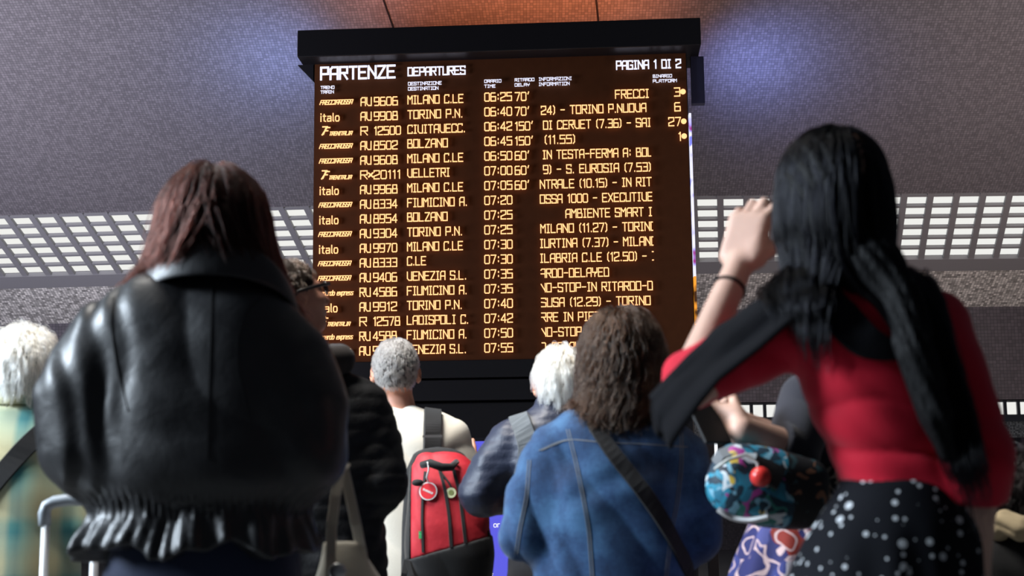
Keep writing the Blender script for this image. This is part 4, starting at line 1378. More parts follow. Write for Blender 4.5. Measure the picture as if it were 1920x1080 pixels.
    def comb(Q, s, l):
        cx = np.interp(-Q[:, 2], -ctr[:, 2], ctr[:, 0]); wd = np.interp(-Q[:, 2], -ctr[:, 2], [.040, .042, .040, .032, .030, .028, .020])
        g = np.zeros_like(Q); act = np.clip((hf.c[2] - .03 - Q[:, 2]) / .08, 0, 1)
        g[:, 0] = np.where(front_left, (hf.c[0] - .062 - .008 * l + .06 * grp - Q[:, 0]) * 6, (cx + u * wd * .6 - Q[:, 0]) * 14) * act
        g[:, 1] = np.where(front_left, (hf.c[1] - .05 - .04 * l - Q[:, 1]) * 4, (D - .11 - Q[:, 1]) * 3) * act
        return g
    grow_hair('hair_strands', hair, hm, P, dirs, ln, [(skull_field(hf), .003, .010), (tf, .006, .022)], comb, .85, .5, 34, 6, .0026, 0, .0008, 6)
    return o, tf, hf, wr


redw, red_f, red_hf, red_wr = red_person()
# ================================================================== woman in the denim jacket
M_strapblack = cloth('black_webbing', (0.010, 0.010, 0.011), .75, 500, .15, .05, .25)


def short_hair(hf, o, col, under, n=520, ln=.05, seed=1, region=None, grow=.012, back=(0, -.25, -.9), jitter=.25, radius=.0009, thick=(.004, .014), spread=.006, kids=9):
    region = region or (lambda p: ((p[:, 2] > .02 + .5 * np.clip(p[:, 1], -1, .2)) | (p[:, 1] < -.035)) & (p[:, 2] > -.045) & ((p[:, 1] < .05) | (p[:, 2] > .06)) & (p[:, 1] < .082) & ((np.abs(p[:, 0]) < .064) | (p[:, 2] > .02) | (p[:, 1] < -.04)))
    sk = skull_field(hf, grow)
    def capf(P):
        p = local(hf, P)
        keep = smax(smax(-.055 - p[:, 2], np.minimum(-.02 - 0 * p[:, 2] + .03 * 0 - 0 + (0.015 + .6 * np.clip(p[:, 1], -.03, .2) - p[:, 2]), p[:, 1] + .035), .01), p[:, 1] - .06 - .6 * np.clip(p[:, 2] - .05, 0, 1), .01)
        return smax(sk(P) + .0025 * sn(P, 16, seed), keep * hf.s, .008)
    hair = sculpt('hair', capf, hf.c - .18, hf.c + .2, .007, cap_mat('under_hair', under, .6, (90, 90, 30)), o)
    P, N = scalp(hf, n, region, .004, seed)
    rng = np.random.default_rng(seed)
    lp = local(hf, P)
    b = np.array(back) @ hf.R.T
    top = np.clip((lp[:, 2] - .05) / .06, 0, 1)[:, None]
    D = N * .45 + b * (1 - .3 * top) + rng.normal(size=P.shape) * jitter
    grow_hair('hair_strands', hair, hair_mat('hair_' + str(seed), col, .3), P, D, ln * rng.uniform(.75, 1.2, len(P)), [(skull_field(hf), *thick)], None, .35, 1.0, 10, kids, spread, 0, radius, seed)
    return hair


def denim_person():
    D = 3.5; F = Fig(1150, D, 1.59)
    q = lambda x, y, d=D: at(x, y, d)
    hf = head_field(q(1166, 672, D + .02), -.1, .12, -.03, .96)
    neck0, neck1 = q(1165, 800), q(1165, 735, D + .02)
    sh = [q(1040, 850), q(1275, 855)]
    el = [q(985, 1005, D - .03), q(1308, 1010, D - .03)]
    wr = [q(1050, 985, D + .22), q(1230, 985, D + .22)]
    hands = [hand_field(wr[0], (.6, .7, .2), (.6, -.3, .5), (.5, .7, .5), -1, .5, .92), hand_field(wr[1], (-.6, .7, .2), (-.6, -.3, .5), (.5, .7, .5), 1, .5, .92)]
    z = lambda y: q(1150, y)[2]; x = lambda px: q(px, 800)[0]
    H = F.H
    tors = [(.54 * H, F.x, D, .15, .10), (z(960), x(1150), D, .145, .10), (z(880), x(1155), D, .145, .09), (z(820), x(1160), D, .07, .055)]
    o, bf = body(F, 'woman with shoulder-length wavy brown hair in a blue denim jacket', M_skin_fair, hf, neck0, neck1, sh, el, wr, hands, tors)
    st = [(z(785), x(1163), D, .075, .06), (z(800), x(1162), D, .125, .085), (z(840), x(1158), D, .168, .11), (z(920), x(1150), D, .180, .132), (z(1020), x(1146), D, .186, .14), (z(1120), x(1142), D, .19, .145), (.515 * H, x(1142), D, .19, .142)]
    tr = loft(st, 2.5)
    sL = chain([q(1080, 825), sh[0], q(1000, 930, D - .01), el[0], wr[0]], [.064, .070, .066, .062, .048])
    sR = chain([q(1240, 830), sh[1], q(1300, 930, D - .01), el[1], wr[1]], [.064, .066, .062, .058, .046])
    def jf(P):
        d = sm(sm(tr(P), sL(P), .04), sR(P), .04)
        lf = 1 / (1 + np.exp((P[:, 0] - x(1040)) / .015)); rt = 1 / (1 + np.exp(-(P[:, 0] - x(1250)) / .015))
        return d + lf * folds(P, (.9, 0, .35), 12, .012, 31, 1, .9) + rt * folds(P, (-.5, 0, .9), 11, .012, 35, 1, .9) + (1 - np.clip(lf + rt, 0, 1)) * (folds(P, (.75, 0, .6), 6, .014, 38, 1.1, .9) + folds(P, (-.3, 0, 1), 9, .006, 41, 1.2))
    t = NT('blue_denim'); v = t.coord()
    wear = t.noise(v, 9, 4, .6); tw = t.n('ShaderNodeTexWave', wave_type='BANDS', bands_direction='DIAGONAL'); t.l(v, tw.inputs[0]); tw.inputs['Scale'].default_value = 230; tw.inputs['Distortion'].default_value = 1.5
    fine = t.noise(v, 130, 3)
    c = t.ramp(t.math('ADD', wear, t.math('MULTIPLY', fine, .18)), [(.42, (0.008, 0.025, 0.070)), (.58, (0.017, 0.052, 0.128)), (.78, (0.045, 0.12, 0.24))])
    t.set(color=c, rough=.82, sheen=.15, spec=.2); t.bump(t.math('ADD', t.math('MULTIPLY', tw.outputs['Fac'], .25), wear), .3, .004)
    jk = sculpt('denim_jacket', jf, (x(1150) - .36, D - .26, .78), (x(1150) + .36, D + .36, z(770)), .007, t.m, o)
    thr = plain('pale_stitching', (0.16, 0.17, 0.18), .8)
    for pts in ([(1062, 805), (1078, 870), (1092, 940), (1102, 1000), (1108, 1090)], [(1275, 812), (1276, 870), (1268, 940), (1256, 1000), (1246, 1090)], [(990, 862), (985, 930), (972, 990), (965, 1040)], [(1010, 845), (1060, 822), (1130, 830), (1200, 832), (1285, 838)]):
        for dx in (0, 5): surf_band('seam', jf, [q(a + dx, b, D - .3) for a, b in pts], .0004, .0016, .0012, thr, jk, n=30)
    # folded collar under the hair
    V, Fc = [], []; prof = [(0, .02), (.006, .028), (.022, .016), (.045, -.018)]
    for i in range(25):
        a = pi + pi * i / 24; u = np.array([cos(a), sin(a), 0])
        for dx, dz in prof: V.append(np.array([x(1163), D + .02, z(792)]) + u * (np.array([.072, .065, 0]) + dx) + [0, 0, dz])
    for i in range(24):
        for k in range(3): Fc.append((i * 4 + k, i * 4 + k + 1, i * 4 + 5 + k, i * 4 + 4 + k))
    cl = link_mesh('collar', V, Fc, t.m, jk, None, True); md = cl.modifiers.new('thick', 'SOLIDIFY'); md.thickness = .005
    legwear(F, o, M_dark_trouser); shoes(F, o, M_sneaker)
    hm = hair_mat('brown_hair', (0.024, 0.012, 0.007), .34, .5, 1.3)
    fl = ell(hf.c + np.array([0, -.012, .014]), (.086, .106, .106)); lo_ = chain([hf.c + [0, -.01, -.02], q(1155, 735, D), q(1150, 765, D - .01)], [.084, .092, .085])
    capf = lambda P: smax(sm(fl(P), lo_(P), .03) + .004 * np.sin(np.arctan2(P[:, 0] - hf.c[0], P[:, 1] - hf.c[1]) * 32 + 4 * sn(P, 5, 9)), P[:, 1] - hf.c[1] - .04 - np.clip(P[:, 2] - hf.c[2] - .05, 0, 1), .015)
    hair = sculpt('hair', capf, hf.c - [.22, .22, .3], hf.c + .2, .008, cap_mat('brown_under', (0.030, 0.018, 0.012), .5), o)
    P, N = scalp(hf, 1300, lambda p: (p[:, 2] > -.03) & ((p[:, 1] < .04) | (p[:, 2] > .08)) & (p[:, 1] < .085), .006, 31)
    lp = local(hf, P); side = np.sign(lp[:, 0] + .012)
    dirs = N * .3 + np.stack([side * .7, -.35 + 0 * side, 0 * side], 1)
    def comb(Q, s, l):
        g = np.zeros_like(Q); act = np.clip((hf.c[2] - Q[:, 2]) / .1, 0, 1)
        r = np.hypot(Q[:, 0] - hf.c[0], Q[:, 1] - hf.c[1])
        want = .072 + .03 * l + .04 * s
        g[:, 0] = (Q[:, 0] - hf.c[0]) / np.maximum(r, .02) * (want - r) * 8 * act - .12 * act
        g[:, 1] = (Q[:, 1] - hf.c[1]) / np.maximum(r, .02) * (want - r) * 8 * act
        return g
    grow_hair('hair_strands', hair, hm, P, dirs, np.maximum(.04, (P[:, 2] - z(788)) * 1.15 + .05 * np.random.default_rng(5).uniform(size=len(P))), [(skull_field(hf), .008, .022), (jf, .004, .016)], comb, .75, .6, 26, 6, .0055, .42, .0010, 8)
    # dark bag strap crossing the back
    sb = surf_band('shoulder_strap', jf, [q(1112, 792, D - .15), q(1150, 850, D - .3), q(1195, 905, D - .3), q(1238, 965, D - .3), q(1275, 1030, D - .3), q(1300, 1085, D - .28)], .004, .038, .004, M_strapblack, o)
    return o, jf


denim, denim_f = denim_person()


# ================================================================== man with dark glasses, black padded jacket
def puffer_field(tr, sleeves, zf, amp=.007, k=.04, warp=.01):
    def jf(P):
        d = tr(P)
        for s in sleeves: d = sm(d, s(P), k)
        return d - amp * np.abs(np.sin(P[:, 2] * zf + warp * 60 * sn(P, 2.2, 13))) ** .6 + .003 * sn(P, 9, 17)
    return jf


def black_man():
    D = 4.0; F = Fig(600, D, 1.78)
    q = lambda x, y, d=D: at(x, y, d)
    hf = head_field(q(546, 562, D + .02), -1.0, .28, 0, .96)
    neck0, neck1 = q(560, 720), q(545, 630, D + .01)
    sh = [q(490, 775), q(682, 765)]
    el = [q(470, 930, D - .02), q(712, 905, D - .02)]
    wr = [q(520, 920, D + .24), q(672, 925, D + .25)]
    hands = [hand_field(wr[0], (.5, .8, .1), (.6, -.2, .5), (.5, .7, .5), -1), hand_field(wr[1], (-.5, .8, .1), (-.6, -.2, .5), (.5, .7, .5), 1)]
    z = lambda y: q(590, y)[2]; x = lambda px: q(px, 800)[0]
    tors = [(z(1050), x(600), D, .15, .10), (z(900), x(592), D, .16, .105), (z(790), x(588), D, .16, .09), (z(730), x(580), D, .075, .06)]
    o, bf = body(F, 'man turned right with short brown hair and black quilted jacket', M_skin_ruddy, hf, neck0, neck1, sh, el, wr, hands, tors)
    st = [(z(700), x(580), D, .085, .07), (z(725), x(585), D, .14, .09), (z(780), x(588), D, .178, .12), (z(880), x(592), D, .185, .135), (z(990), x(600), D, .18, .14), (z(1060), x(604), D, .182, .14), (z(1140), x(604), D, .18, .138)]
    jf = puffer_field(loft(st, 2.4), [chain([q(640, 745), sh[1], q(700, 840), el[1], wr[1]], [.068, .074, .078, .076, .055]), chain([q(530, 745), sh[0], el[0], wr[0]], [.068, .074, .074, .055])], 75, .0032)
    t = NT('black_quilting'); v = t.coord(); n = t.noise(v, 60, 4, .6)
    t.set(color=(0.008, 0.008, 0.009), rough=.65, spec=.22, sheen=.0); t.bump(n, .4, .005)
    jk = sculpt('quilted_jacket', jf, (x(590) - .36, D - .25, z(1155)), (x(590) + .36, D + .36, z(680)), .0075, t.m, o)
    # hood lying behind the neck
    hd = chain([q(498, 668, D + .05), q(530, 680, D - .085), q(585, 682, D - .10), q(638, 674, D - .04), q(646, 690, D + .06)], [.040, .052, .055, .042, .020])
    hh_ = lambda P: hd(P) + folds(P, (1, 0, .4), 11, .007, 51, 1, .9)
    sculpt('hood', hh_, q(470, 720, D - .2), q(690, 600, D + .14), .0075, cloth('dark_hood', (0.018, 0.012, 0.010), .8), jk)
    legwear(F, o, M_dark_trouser); shoes(F, o, M_shoe)
    short_hair(hf, o, (0.05, 0.03, 0.02), (0.025, 0.016, 0.011), 620, .016, 61, None, .006, (0, -.3, -.8), .15, .0008, (.002, .006), .004)
    # glasses pushed on: temples, bridge, two dark lenses (worn: a thing of their own)
    g = empty('glasses', hf.c + hf.R @ np.array([0, .09, .012]))
    tag(g, 'dark-framed glasses worn by the man in the black quilted jacket', 'glasses')
    W = lambda a: hf.c + hf.R @ np.array(a)
    mf = plain('dark_frame', (0.012, 0.008, 0.008), .3)
    for e in (-1, 1):
        MB().tube([W((e * .066, .098, .018)), W((e * .082, .07, .019)), W((e * .0835, .02, .018)), W((e * .0835, -.012, .016)), W((e * .080, -.03, .000))], .0028, 8, flat=(1, 1.8)).build('temple', mf, g, smooth=True)
        ring = [W((e * .036 + .027 * cos(a), .108 - .018 * abs(e * .036 + .027 * cos(a)) / .06, .010 + .021 * sin(a))) for a in np.linspace(0, 2 * pi, 20, endpoint=False)]
        MB().tube(ring, .002, 6, closed=True).build('rim', mf, g, smooth=True)
        c = sum(ring) / 20
        MB().add(ring + [c + hf.R @ np.array([0, .004, 0])], [(i, (i + 1) % 20, 20) for i in range(20)]).build('lens', plain('dark_lens', (0.01, 0.01, 0.012), .1), g, smooth=True)
    MB().tube([W((-.010, .112, .016)), W((0, .118, .020)), W((.010, .112, .016))], .002, 6).build('bridge', mf, g)
    return o, jf


blackman, blackman_f = black_man()


# ================================================================== grey-haired man, cream sweatshirt
def grey_man():
    D = 5.1; F = Fig(765, D, 1.69)
    q = lambda x, y, d=D: at(x, y, d)
    hf = head_field(q(742, 697, D + .02), 0.05, .12, .0, 1.0)
    neck0, neck1 = q(752, 780), q(744, 735, D + .01)
    sh = [q(690, 822), q(846, 818)]
    el = [q(668, 930, D - .02), q(874, 900, D + .02)]
    wr = [q(700, 915, D + .22), q(880, 875, D + .30)]
    hands = [hand_field(wr[0], (.4, .8, .2), (.6, -.2, .5), (.5, .7, .5), -1), hand_field(wr[1], (0, .9, .3), (-.6, -.2, .5), (.5, .7, .5), 1)]
    z = lambda y: q(765, y)[2]; x = lambda px: q(px, 800)[0]
    tors = [(z(1050), x(765), D, .15, .10), (z(920), x(765), D, .16, .105), (z(840), x(766), D, .15, .09), (z(785), x(758), D, .07, .06)]
    o, bf = body(F, 'man with cropped grey hair in a cream sweatshirt wearing a red backpack', M_skin_ruddy, hf, neck0, neck1, sh, el, wr, hands, tors, .008)
    st = [(z(762), x(752), D, .066, .06), (z(774), x(755), D, .088, .072), (z(790), x(762), D, .148, .098), (z(830), x(766), D, .182, .12), (z(920), x(766), D, .185, .135), (z(1010), x(762), D, .182, .138), (z(1080), x(762), D, .185, .14), (z(1110), x(762), D, .178, .135)]
    tr = loft(st, 2.4)
    sL = chain([q(715, 805), sh[0], el[0], wr[0]], [.062, .068, .062, .046]); sR = chain([q(820, 805), sh[1], el[1], wr[1]], [.062, .066, .060, .046])
    def jf(P):
        d = sm(sm(tr(P), sL(P), .035), sR(P), .035)
        rt = 1 / (1 + np.exp(-(P[:, 0] - x(825)) / .015))
        return d + (1 - rt) * folds(P, (.45, 0, 1), 7, .020, 63, 1.2, .8) + rt * folds(P, (-.7, 0, .8), 11, .018, 66, 1, .8)
    jk = sculpt('cream_sweatshirt', jf, (x(765) - .36, D - .25, z(1125)), (x(765) + .36, D + .42, z(740)), .0085, cloth('cream_fleece', (0.60, 0.57, 0.50), .9, 300, .06, .2, .15), o)
    legwear(F, o, M_dark_trouser, r=(.085, .062, .055)); shoes(F, o, M_sneaker)
    short_hair(hf, o, (0.25, 0.235, 0.225), (0.16, 0.15, 0.145), 1700, .014, 71, None, .003, (0, -.35, -.9), .12, .0008, (.001, .004), .0025, 6)
    return o, jf


greyman, greyman_f = grey_man()


# ================================================================== white-haired person, navy padded jacket
def navy_man():
    D = 4.55; F = Fig(1050, D, 1.585)
    q = lambda x, y, d=D: at(x, y, d)
    hf = head_field(q(1052, 721, D + .02), .15, .1, .0, .98)
    neck0, neck1 = q(1052, 800), q(1052, 755, D + .01)
    sh = [q(958, 830), q(1140, 830)]
    el = [q(905, 925, D), q(1180, 930, D - .02)]
    wr = [q(985, 925, D + .22), q(1130, 920, D + .22)]
    hands = [hand_field(wr[0], (.6, .7, .2), (.6, -.2, .5), (.5, .7, .5), -1), hand_field(wr[1], (-.5, .8, .2), (-.6, -.2, .5), (.5, .7, .5), 1)]
    z = lambda y: q(1050, y)[2]; x = lambda px: q(px, 800)[0]
    tors = [(z(1050), x(1050), D, .15, .10), (z(930), x(1050), D, .16, .105), (z(850), x(1050), D, .15, .09), (z(800), x(1050), D, .07, .06)]
    o, bf = body(F, 'person with straight white hair in a navy quilted jacket, grey strap on shoulder', M_skin_ruddy, hf, neck0, neck1, sh, el, wr, hands, tors, .008)
    st = [(z(738), x(1052), D + .01, .072, .070), (z(770), x(1052), D, .090, .08), (z(795), x(1051), D, .145, .10), (z(835), x(1050), D, .182, .125), (z(920), x(1062), D, .178, .14), (z(1020), x(1072), D, .168, .138), (z(1090), x(1074), D, .168, .136)]
    jf = puffer_field(loft(st, 2.4), [chain([q(995, 815), sh[0], q(925, 880), el[0], wr[0]], [.064, .072, .074, .076, .056]), chain([q(1100, 815), sh[1], el[1], wr[1]], [.064, .072, .070, .056])], 105, .002)
    t = NT('navy_quilting'); n = t.noise(t.coord(), 55, 4, .6); t.set(color=(0.014, 0.019, 0.040), rough=.5, spec=.4); t.bump(n, .4, .005)
    sculpt('quilted_jacket', jf, (x(1050) - .37, D - .25, z(1105)), (x(1050) + .37, D + .36, z(720)), .0085, t.m, o)
    legwear(F, o, M_dark_trouser); shoes(F, o, M_shoe)
    short_hair(hf, o, (0.90, 0.82, 0.68), (0.55, 0.50, 0.42), 640, .055, 81, None, .010, (0, -.25, -1.2), .06, .0010, (.003, .010), .004, 12)
    st_ = surf_band('shoulder_strap', jf, [q(968, 772, D + .10), q(972, 780, D - .02), q(982, 806, D - .2), q(992, 838, D - .25), q(985, 880, D - .25), q(972, 930, D - .25)], .006, .066, .010, cloth('grey_webbing', (0.085, 0.095, 0.105), .75, 300), o)
    return o, jf


navyman, navyman_f = navy_man()


# ================================================================== white-haired man, plaid shirt
def plaid_man():
    D = 4.2; F = Fig(35, D, 1.62)
    q = lambda x, y, d=D: at(x, y, d)
    hf = head_field(q(42, 697, D + .02), .55, .05, .0, 1.0)
    neck0, neck1 = q(40, 790), q(42, 740, D + .01)
    sh = [q(-72, 835), q(125, 830)]
    el = [q(-95, 985, D - .02), q(155, 985, D - .02)]
    wr = [q(-40, 975, D + .22), q(105, 975, D + .22)]
    hands = [hand_field(wr[0], (.6, .7, .2), (.6, -.2, .5), (.5, .7, .5), -1), hand_field(wr[1], (-.6, .7, .2), (-.6, -.2, .5), (.5, .7, .5), 1)]
    z = lambda y: q(30, y)[2]; x = lambda px: q(px, 850)[0]
    tors = [(z(1080), x(30), D, .15, .10), (z(950), x(30), D, .16, .105), (z(850), x(30), D, .15, .09), (z(800), x(35), D, .07, .06)]
    o, bf = body(F, 'man with fluffy white hair in a green and yellow plaid shirt', M_skin_ruddy, hf, neck0, neck1, sh, el, wr, hands, tors)
    st = [(z(752), x(40), D + .01, .066, .062), (z(775), x(38), D, .10, .08), (z(800), x(34), D, .155, .10), (z(840), x(30), D, .18, .12), (z(930), x(30), D, .185, .135), (z(1080), x(30), D, .195, .145), (z(1190), x(30), D, .19, .14)]
    tr = loft(st, 2.4); sL = chain([q(-20, 815), sh[0], el[0], wr[0]], [.062, .068, .062, .045]); sR = chain([q(85, 815), sh[1], el[1], wr[1]], [.062, .066, .062, .045])
    jf = lambda P: sm(sm(tr(P), sL(P), .035), sR(P), .035) + folds(P, (.5, 0, 1), 7, .007, 73, 1.2, .9)
    t = NT('plaid_cotton'); v = t.coord('Object'); s = t.n('ShaderNodeSeparateXYZ'); t.l(v, s.inputs[0])
    def stripes(sock, period, off, stops):
        return t.ramp(t.math('FRACT', t.math('MULTIPLY_ADD', sock, 1 / period, off)), stops)
    A = stripes(s.outputs[0], .135, .28, [(0, (0.598, 0.520, 0.286)), (.36, (0.572, 0.533, 0.325)), (.48, (0.091, 0.273, 0.260)), (.62, (0.058, 0.221, 0.234)), (.74, (0.286, 0.442, 0.338)), (1, (0.598, 0.520, 0.286))])
    B = stripes(s.outputs[2], .16, .1, [(0, (0.572, 0.546, 0.338)), (.34, (0.312, 0.468, 0.377)), (.52, (0.078, 0.273, 0.286)), (.66, (0.117, 0.312, 0.286)), (.82, (0.520, 0.507, 0.325)), (1, (0.572, 0.546, 0.338))])
    t.set(color=t.mix(.5, A, B), rough=.85, spec=.2, sheen=.1); t.bump(t.noise(v, 300, 2), .2, .002)
    sh_ = sculpt('plaid_shirt', jf, (x(30) - .37, D - .25, z(1200)), (x(30) + .37, D + .36, z(740)), .008, t.m, o)
    V, Fc = [], []; prof = [(0, .022), (.005, .03), (.018, .018), (.030, -.012)]
    for i in range(25):
        a = pi + pi * i / 24; u = np.array([cos(a), sin(a), 0])
        for dx, dz in prof: V.append(np.array([x(40), D + .015, z(752)]) + u * (np.array([.064, .062, 0]) + dx) + [0, 0, dz])
    for i in range(24):
        for k in range(3): Fc.append((i * 4 + k, i * 4 + k + 1, i * 4 + 5 + k, i * 4 + 4 + k))
    cl = link_mesh('collar', V, Fc, t.m, sh_, None, True); md = cl.modifiers.new('thick', 'SOLIDIFY'); md.thickness = .004
    legwear(F, o, M_dark_trouser); shoes(F, o, M_sneaker)
    short_hair(hf, o, (0.66, 0.61, 0.52), (0.42, 0.39, 0.33), 1000, .050, 91, lambda p: ((p[:, 2] > .01 + .5 * np.clip(p[:, 1], -1, .2)) | (p[:, 1] < -.03)) & (p[:, 2] > -.045) & ((p[:, 1] < .05) | (p[:, 2] > .06)) & (p[:, 1] < .082) & ((np.abs(p[:, 0]) < .064) | (p[:, 2] > .02) | (p[:, 1] < -.03)), .012, (0, -.35, -.9), .28, .0010, (.005, .018), .005, 8)
    surf_band('shoulder_strap', jf, [q(128, 775, D), q(100, 792, D - .2), q(60, 825, D - .25), q(20, 868, D - .25), q(-20, 915, D - .25), q(-60, 970, D - .22), q(-85, 1010, D - .1)], .005, .058, .005, M_strapblack, o)
    return o, jf


plaidman, plaidman_f = plaid_man()
# ================================================================== woman with the phone, half hidden behind the red top
def phone_woman():
    D = 3.3; F = Fig(1520, D, 1.60, yaw=1.15)
    q = lambda x, y, d=D: at(x, y, d)
    hf = head_field(q(1590, 645, 3.36), 1.0, -.2, 0, .96)
    neck0, neck1 = q(1580, 745, 3.36), q(1588, 690, 3.36)
    sh = [q(1512, 752, 3.20), q(1570, 752, 3.50)]
    el = [q(1486, 852, 3.12), q(1500, 850, 3.52)]
    wr = [q(1392, 806, 3.06), q(1392, 796, 3.34)]
    hands = [hand_field(wr[0], nrm(q(1335, 782, 3.10) - wr[0]), (-.1, 1, .35), [(.35, .6, .5), (.5, .8, .5), (.6, .8, .5), (.7, .9, .5)], -1, .7, .95),
             hand_field(wr[1], nrm(q(1325, 800, 3.20) - wr[1]), (0, -1, .4), (.6, .8, .5), 1, .7, .95)]
    z = lambda y: q(1550, y)[2]; x = lambda px: q(px, 800)[0]
    tors = [(.54 * F.H, F.x, D, .14, .10), (z(900), x(1545), 3.33, .13, .10), (z(800), x(1560), 3.35, .14, .09), (z(745), x(1570), 3.36, .07, .055)]
    o, bf = body(F, 'woman in dark top and patterned skirt holding a phone, behind the woman in red', M_skin_fair, hf, neck0, neck1, sh, el, wr, hands, tors, .0065, arm=(.046, .050, .031))
    st = [(z(722), x(1574), 3.36, .075, .06), (z(745), x(1570), 3.36, .12, .085), (z(800), x(1560), 3.35, .16, .115), (z(880), x(1548), 3.33, .155, .125), (z(925), x(1542), 3.32, .16, .13)]
    tr = loft(st, 2.3, F.yaw)
    sL = chain([q(1540, 745, 3.28), sh[0], el[0], el[0] * .55 + wr[0] * .45], [.055, .062, .060, .054]); sR = chain([q(1565, 745, 3.44), sh[1], el[1], el[1] * .7 + wr[1] * .3], [.055, .062, .058, .054])
    cutp = el[0] * .64 + wr[0] * .36; cd = nrm(wr[0] - el[0])
    def jf(P):
        d = sm(sm(tr(P), sL(P), .03), sR(P), .03) + folds(P, (.5, 0, 1), 11, .007, 83, 1, .9)
        return smax(d, np.where(P[:, 0] < x(1505), (P - cutp) @ cd, -1.0), .003)
    sculpt('dark_top', jf, (x(1420), 3.0, z(950)), (x(1720), 3.68, z(705)), .007, cloth('slate_jersey', (0.014, 0.014, 0.022), .85, 300, .15, .2), o)
    # black patterned sash between top and skirt, then the long printed skirt
    def motif(name, stops, scale, dist, line=None, lw=.05):
        t = NT(name); v = t.coord('Object'); nz = t.n('ShaderNodeTexNoise'); t.l(v, nz.inputs['Vector']); nz.inputs['Scale'].default_value = 9
        mx = t.mix(dist, v, nz.outputs['Color'])
        vo = t.n('ShaderNodeTexVoronoi', feature='F1'); t.l(mx, vo.inputs['Vector']); vo.inputs['Scale'].default_value = scale
        sc = t.n('ShaderNodeSeparateColor'); t.l(vo.outputs['Color'], sc.inputs[0])
        c = t.ramp(sc.outputs[0], stops, 'CONSTANT')
        if line:
            r = t.math('FRACT', t.math('MULTIPLY', vo.outputs['Distance'], 3.2))
            c = t.mix(t.math('MULTIPLY', t.math('LESS_THAN', r, .22), t.math('GREATER_THAN', vo.outputs['Distance'], .2)), c, line)
        t.set(color=c, rough=.8, spec=.2)
        return t.m
    m_skirt = motif('printed_skirt', [(0, (0.025, 0.032, 0.13)), (.25, (0.24, 0.23, 0.30)), (.36, (0.018, 0.020, 0.085)), (.55, (0.17, 0.020, 0.014)), (.74, (0.05, 0.055, 0.17)), (.88, (0.34, 0.31, 0.34))], 17, .10, (0.42, 0.30, 0.30))
    m_sash = motif('black_print', [(0, (0.008, 0.008, 0.010)), (.5, (0.010, 0.012, 0.014)), (.8, (0.012, 0.05, 0.05)), (.9, (0.25, 0.22, 0.18))], 30, .2, (0.20, 0.18, 0.15))
    sk = loft([(.06, x(1490), D, .27, .25), (.5, x(1494), D, .235, .215), (z(1080), x(1492), D, .178, .165), (z(1000), x(1505), 3.31, .150, .140), (z(930), x(1530), 3.32, .140, .125), (z(900), x(1540), 3.32, .135, .12)], 2.1, F.yaw)
    skf = lambda P: sk(P) + .010 * np.sin(np.arctan2(P[:, 1] - D, P[:, 0] - x(1500)) * 13 + 2 * sn(P, 2, 7)) * np.clip((z(940) - P[:, 2]) / .2, 0, 1)
    sculpt('printed_skirt', skf, (x(1500) - .36, D - .34, .05), (x(1500) + .36, D + .34, z(880)), .011, m_skirt, o)
    ss = loft([(z(938), x(1528), 3.31, .152, .14), (z(900), x(1538), 3.32, .156, .138), (z(868), x(1545), 3.33, .162, .132)], 2.2, F.yaw)
    sculpt('sash', lambda P: ss(P) + folds(P, (.3, 0, 1), 18, .004, 90), (x(1500) - .3, D - .28, z(955)), (x(1500) + .34, D + .3, z(855)), .009, m_sash, o)
    shoes(F, o, M_shoe)
    short_hair(hf, o, (0.02, 0.012, 0.009), (0.010, 0.007, 0.005), 700, .10, 101, None, .012, (0, -.2, -1), .1, .001, (.004, .014), .006, 8)
    # ---- phone
    ph = empty('smartphone', q(1333, 776, 3.12)); tag(ph, 'dark smartphone held in both hands beside the floral bag', 'phone')
    pn = nrm((.45, -.70, .55)); pu = nrm(np.cross(pn, np.cross((0, 0, 1.0), pn))); pr = np.cross(pu, pn)
    c = q(1322, 778, 3.06)
    MB().obox(c, pr * .037, pu * .076, pn * .0042).build('body', plain('phone_shell', (0.012, 0.012, 0.013), .6, spec=.2), ph, bevel=.003)
    MB().obox(c - pn * .0046, pr * .034, pu * .072, pn * .0004).build('glass', plain('phone_glass', (0.01, 0.01, 0.012), .08), ph)
    # ---- floral bag slung at the hip
    fb = empty('floral_bag', q(1430, 925, 3.02)); tag(fb, 'teal and white floral fabric bag with a red ball charm', 'bag')
    cb = q(1436, 918, 3.02); R = roty(.22) @ rotz(.1)
    body_ = ell(cb, (.128, .070, .078), R); flat_ = rbox(cb + [0.01, .0, .01], np.array([.118, .05, .070]), .04, R)
    bfn = lambda P: sm(body_(P), flat_(P), .03) + folds(P, (.7, 0, .7), 10, .004, 95)
    t = NT('floral_print'); v = t.coord('Object'); nz = t.n('ShaderNodeTexNoise'); t.l(v, nz.inputs['Vector']); nz.inputs['Scale'].default_value = 14
    mx = t.mix(.14, v, nz.outputs['Color']); vo = t.n('ShaderNodeTexVoronoi'); t.l(mx, vo.inputs['Vector']); vo.inputs['Scale'].default_value = 52
    sc = t.n('ShaderNodeSeparateColor'); t.l(vo.outputs['Color'], sc.inputs[0])
    c1 = t.ramp(sc.outputs[0], [(0, (0.01, 0.03, 0.05)), (.20, (0.02, 0.14, 0.22)), (.36, (0.50, 0.55, 0.58)), (.46, (0.16, 0.34, 0.44)), (.56, (0.02, 0.20, 0.30)), (.68, (0.012, 0.016, 0.03)), (.80, (0.30, 0.04, 0.22)), (.87, (0.52, 0.36, 0.05)), (.92, (0.02, 0.16, 0.14))], 'CONSTANT')
    dark = t.ramp(t.noise(v, 7, 2), [(.42, (0, 0, 0)), (.60, (1, 1, 1))])
    sx = t.n('ShaderNodeSeparateXYZ'); t.l(v, sx.inputs[0])
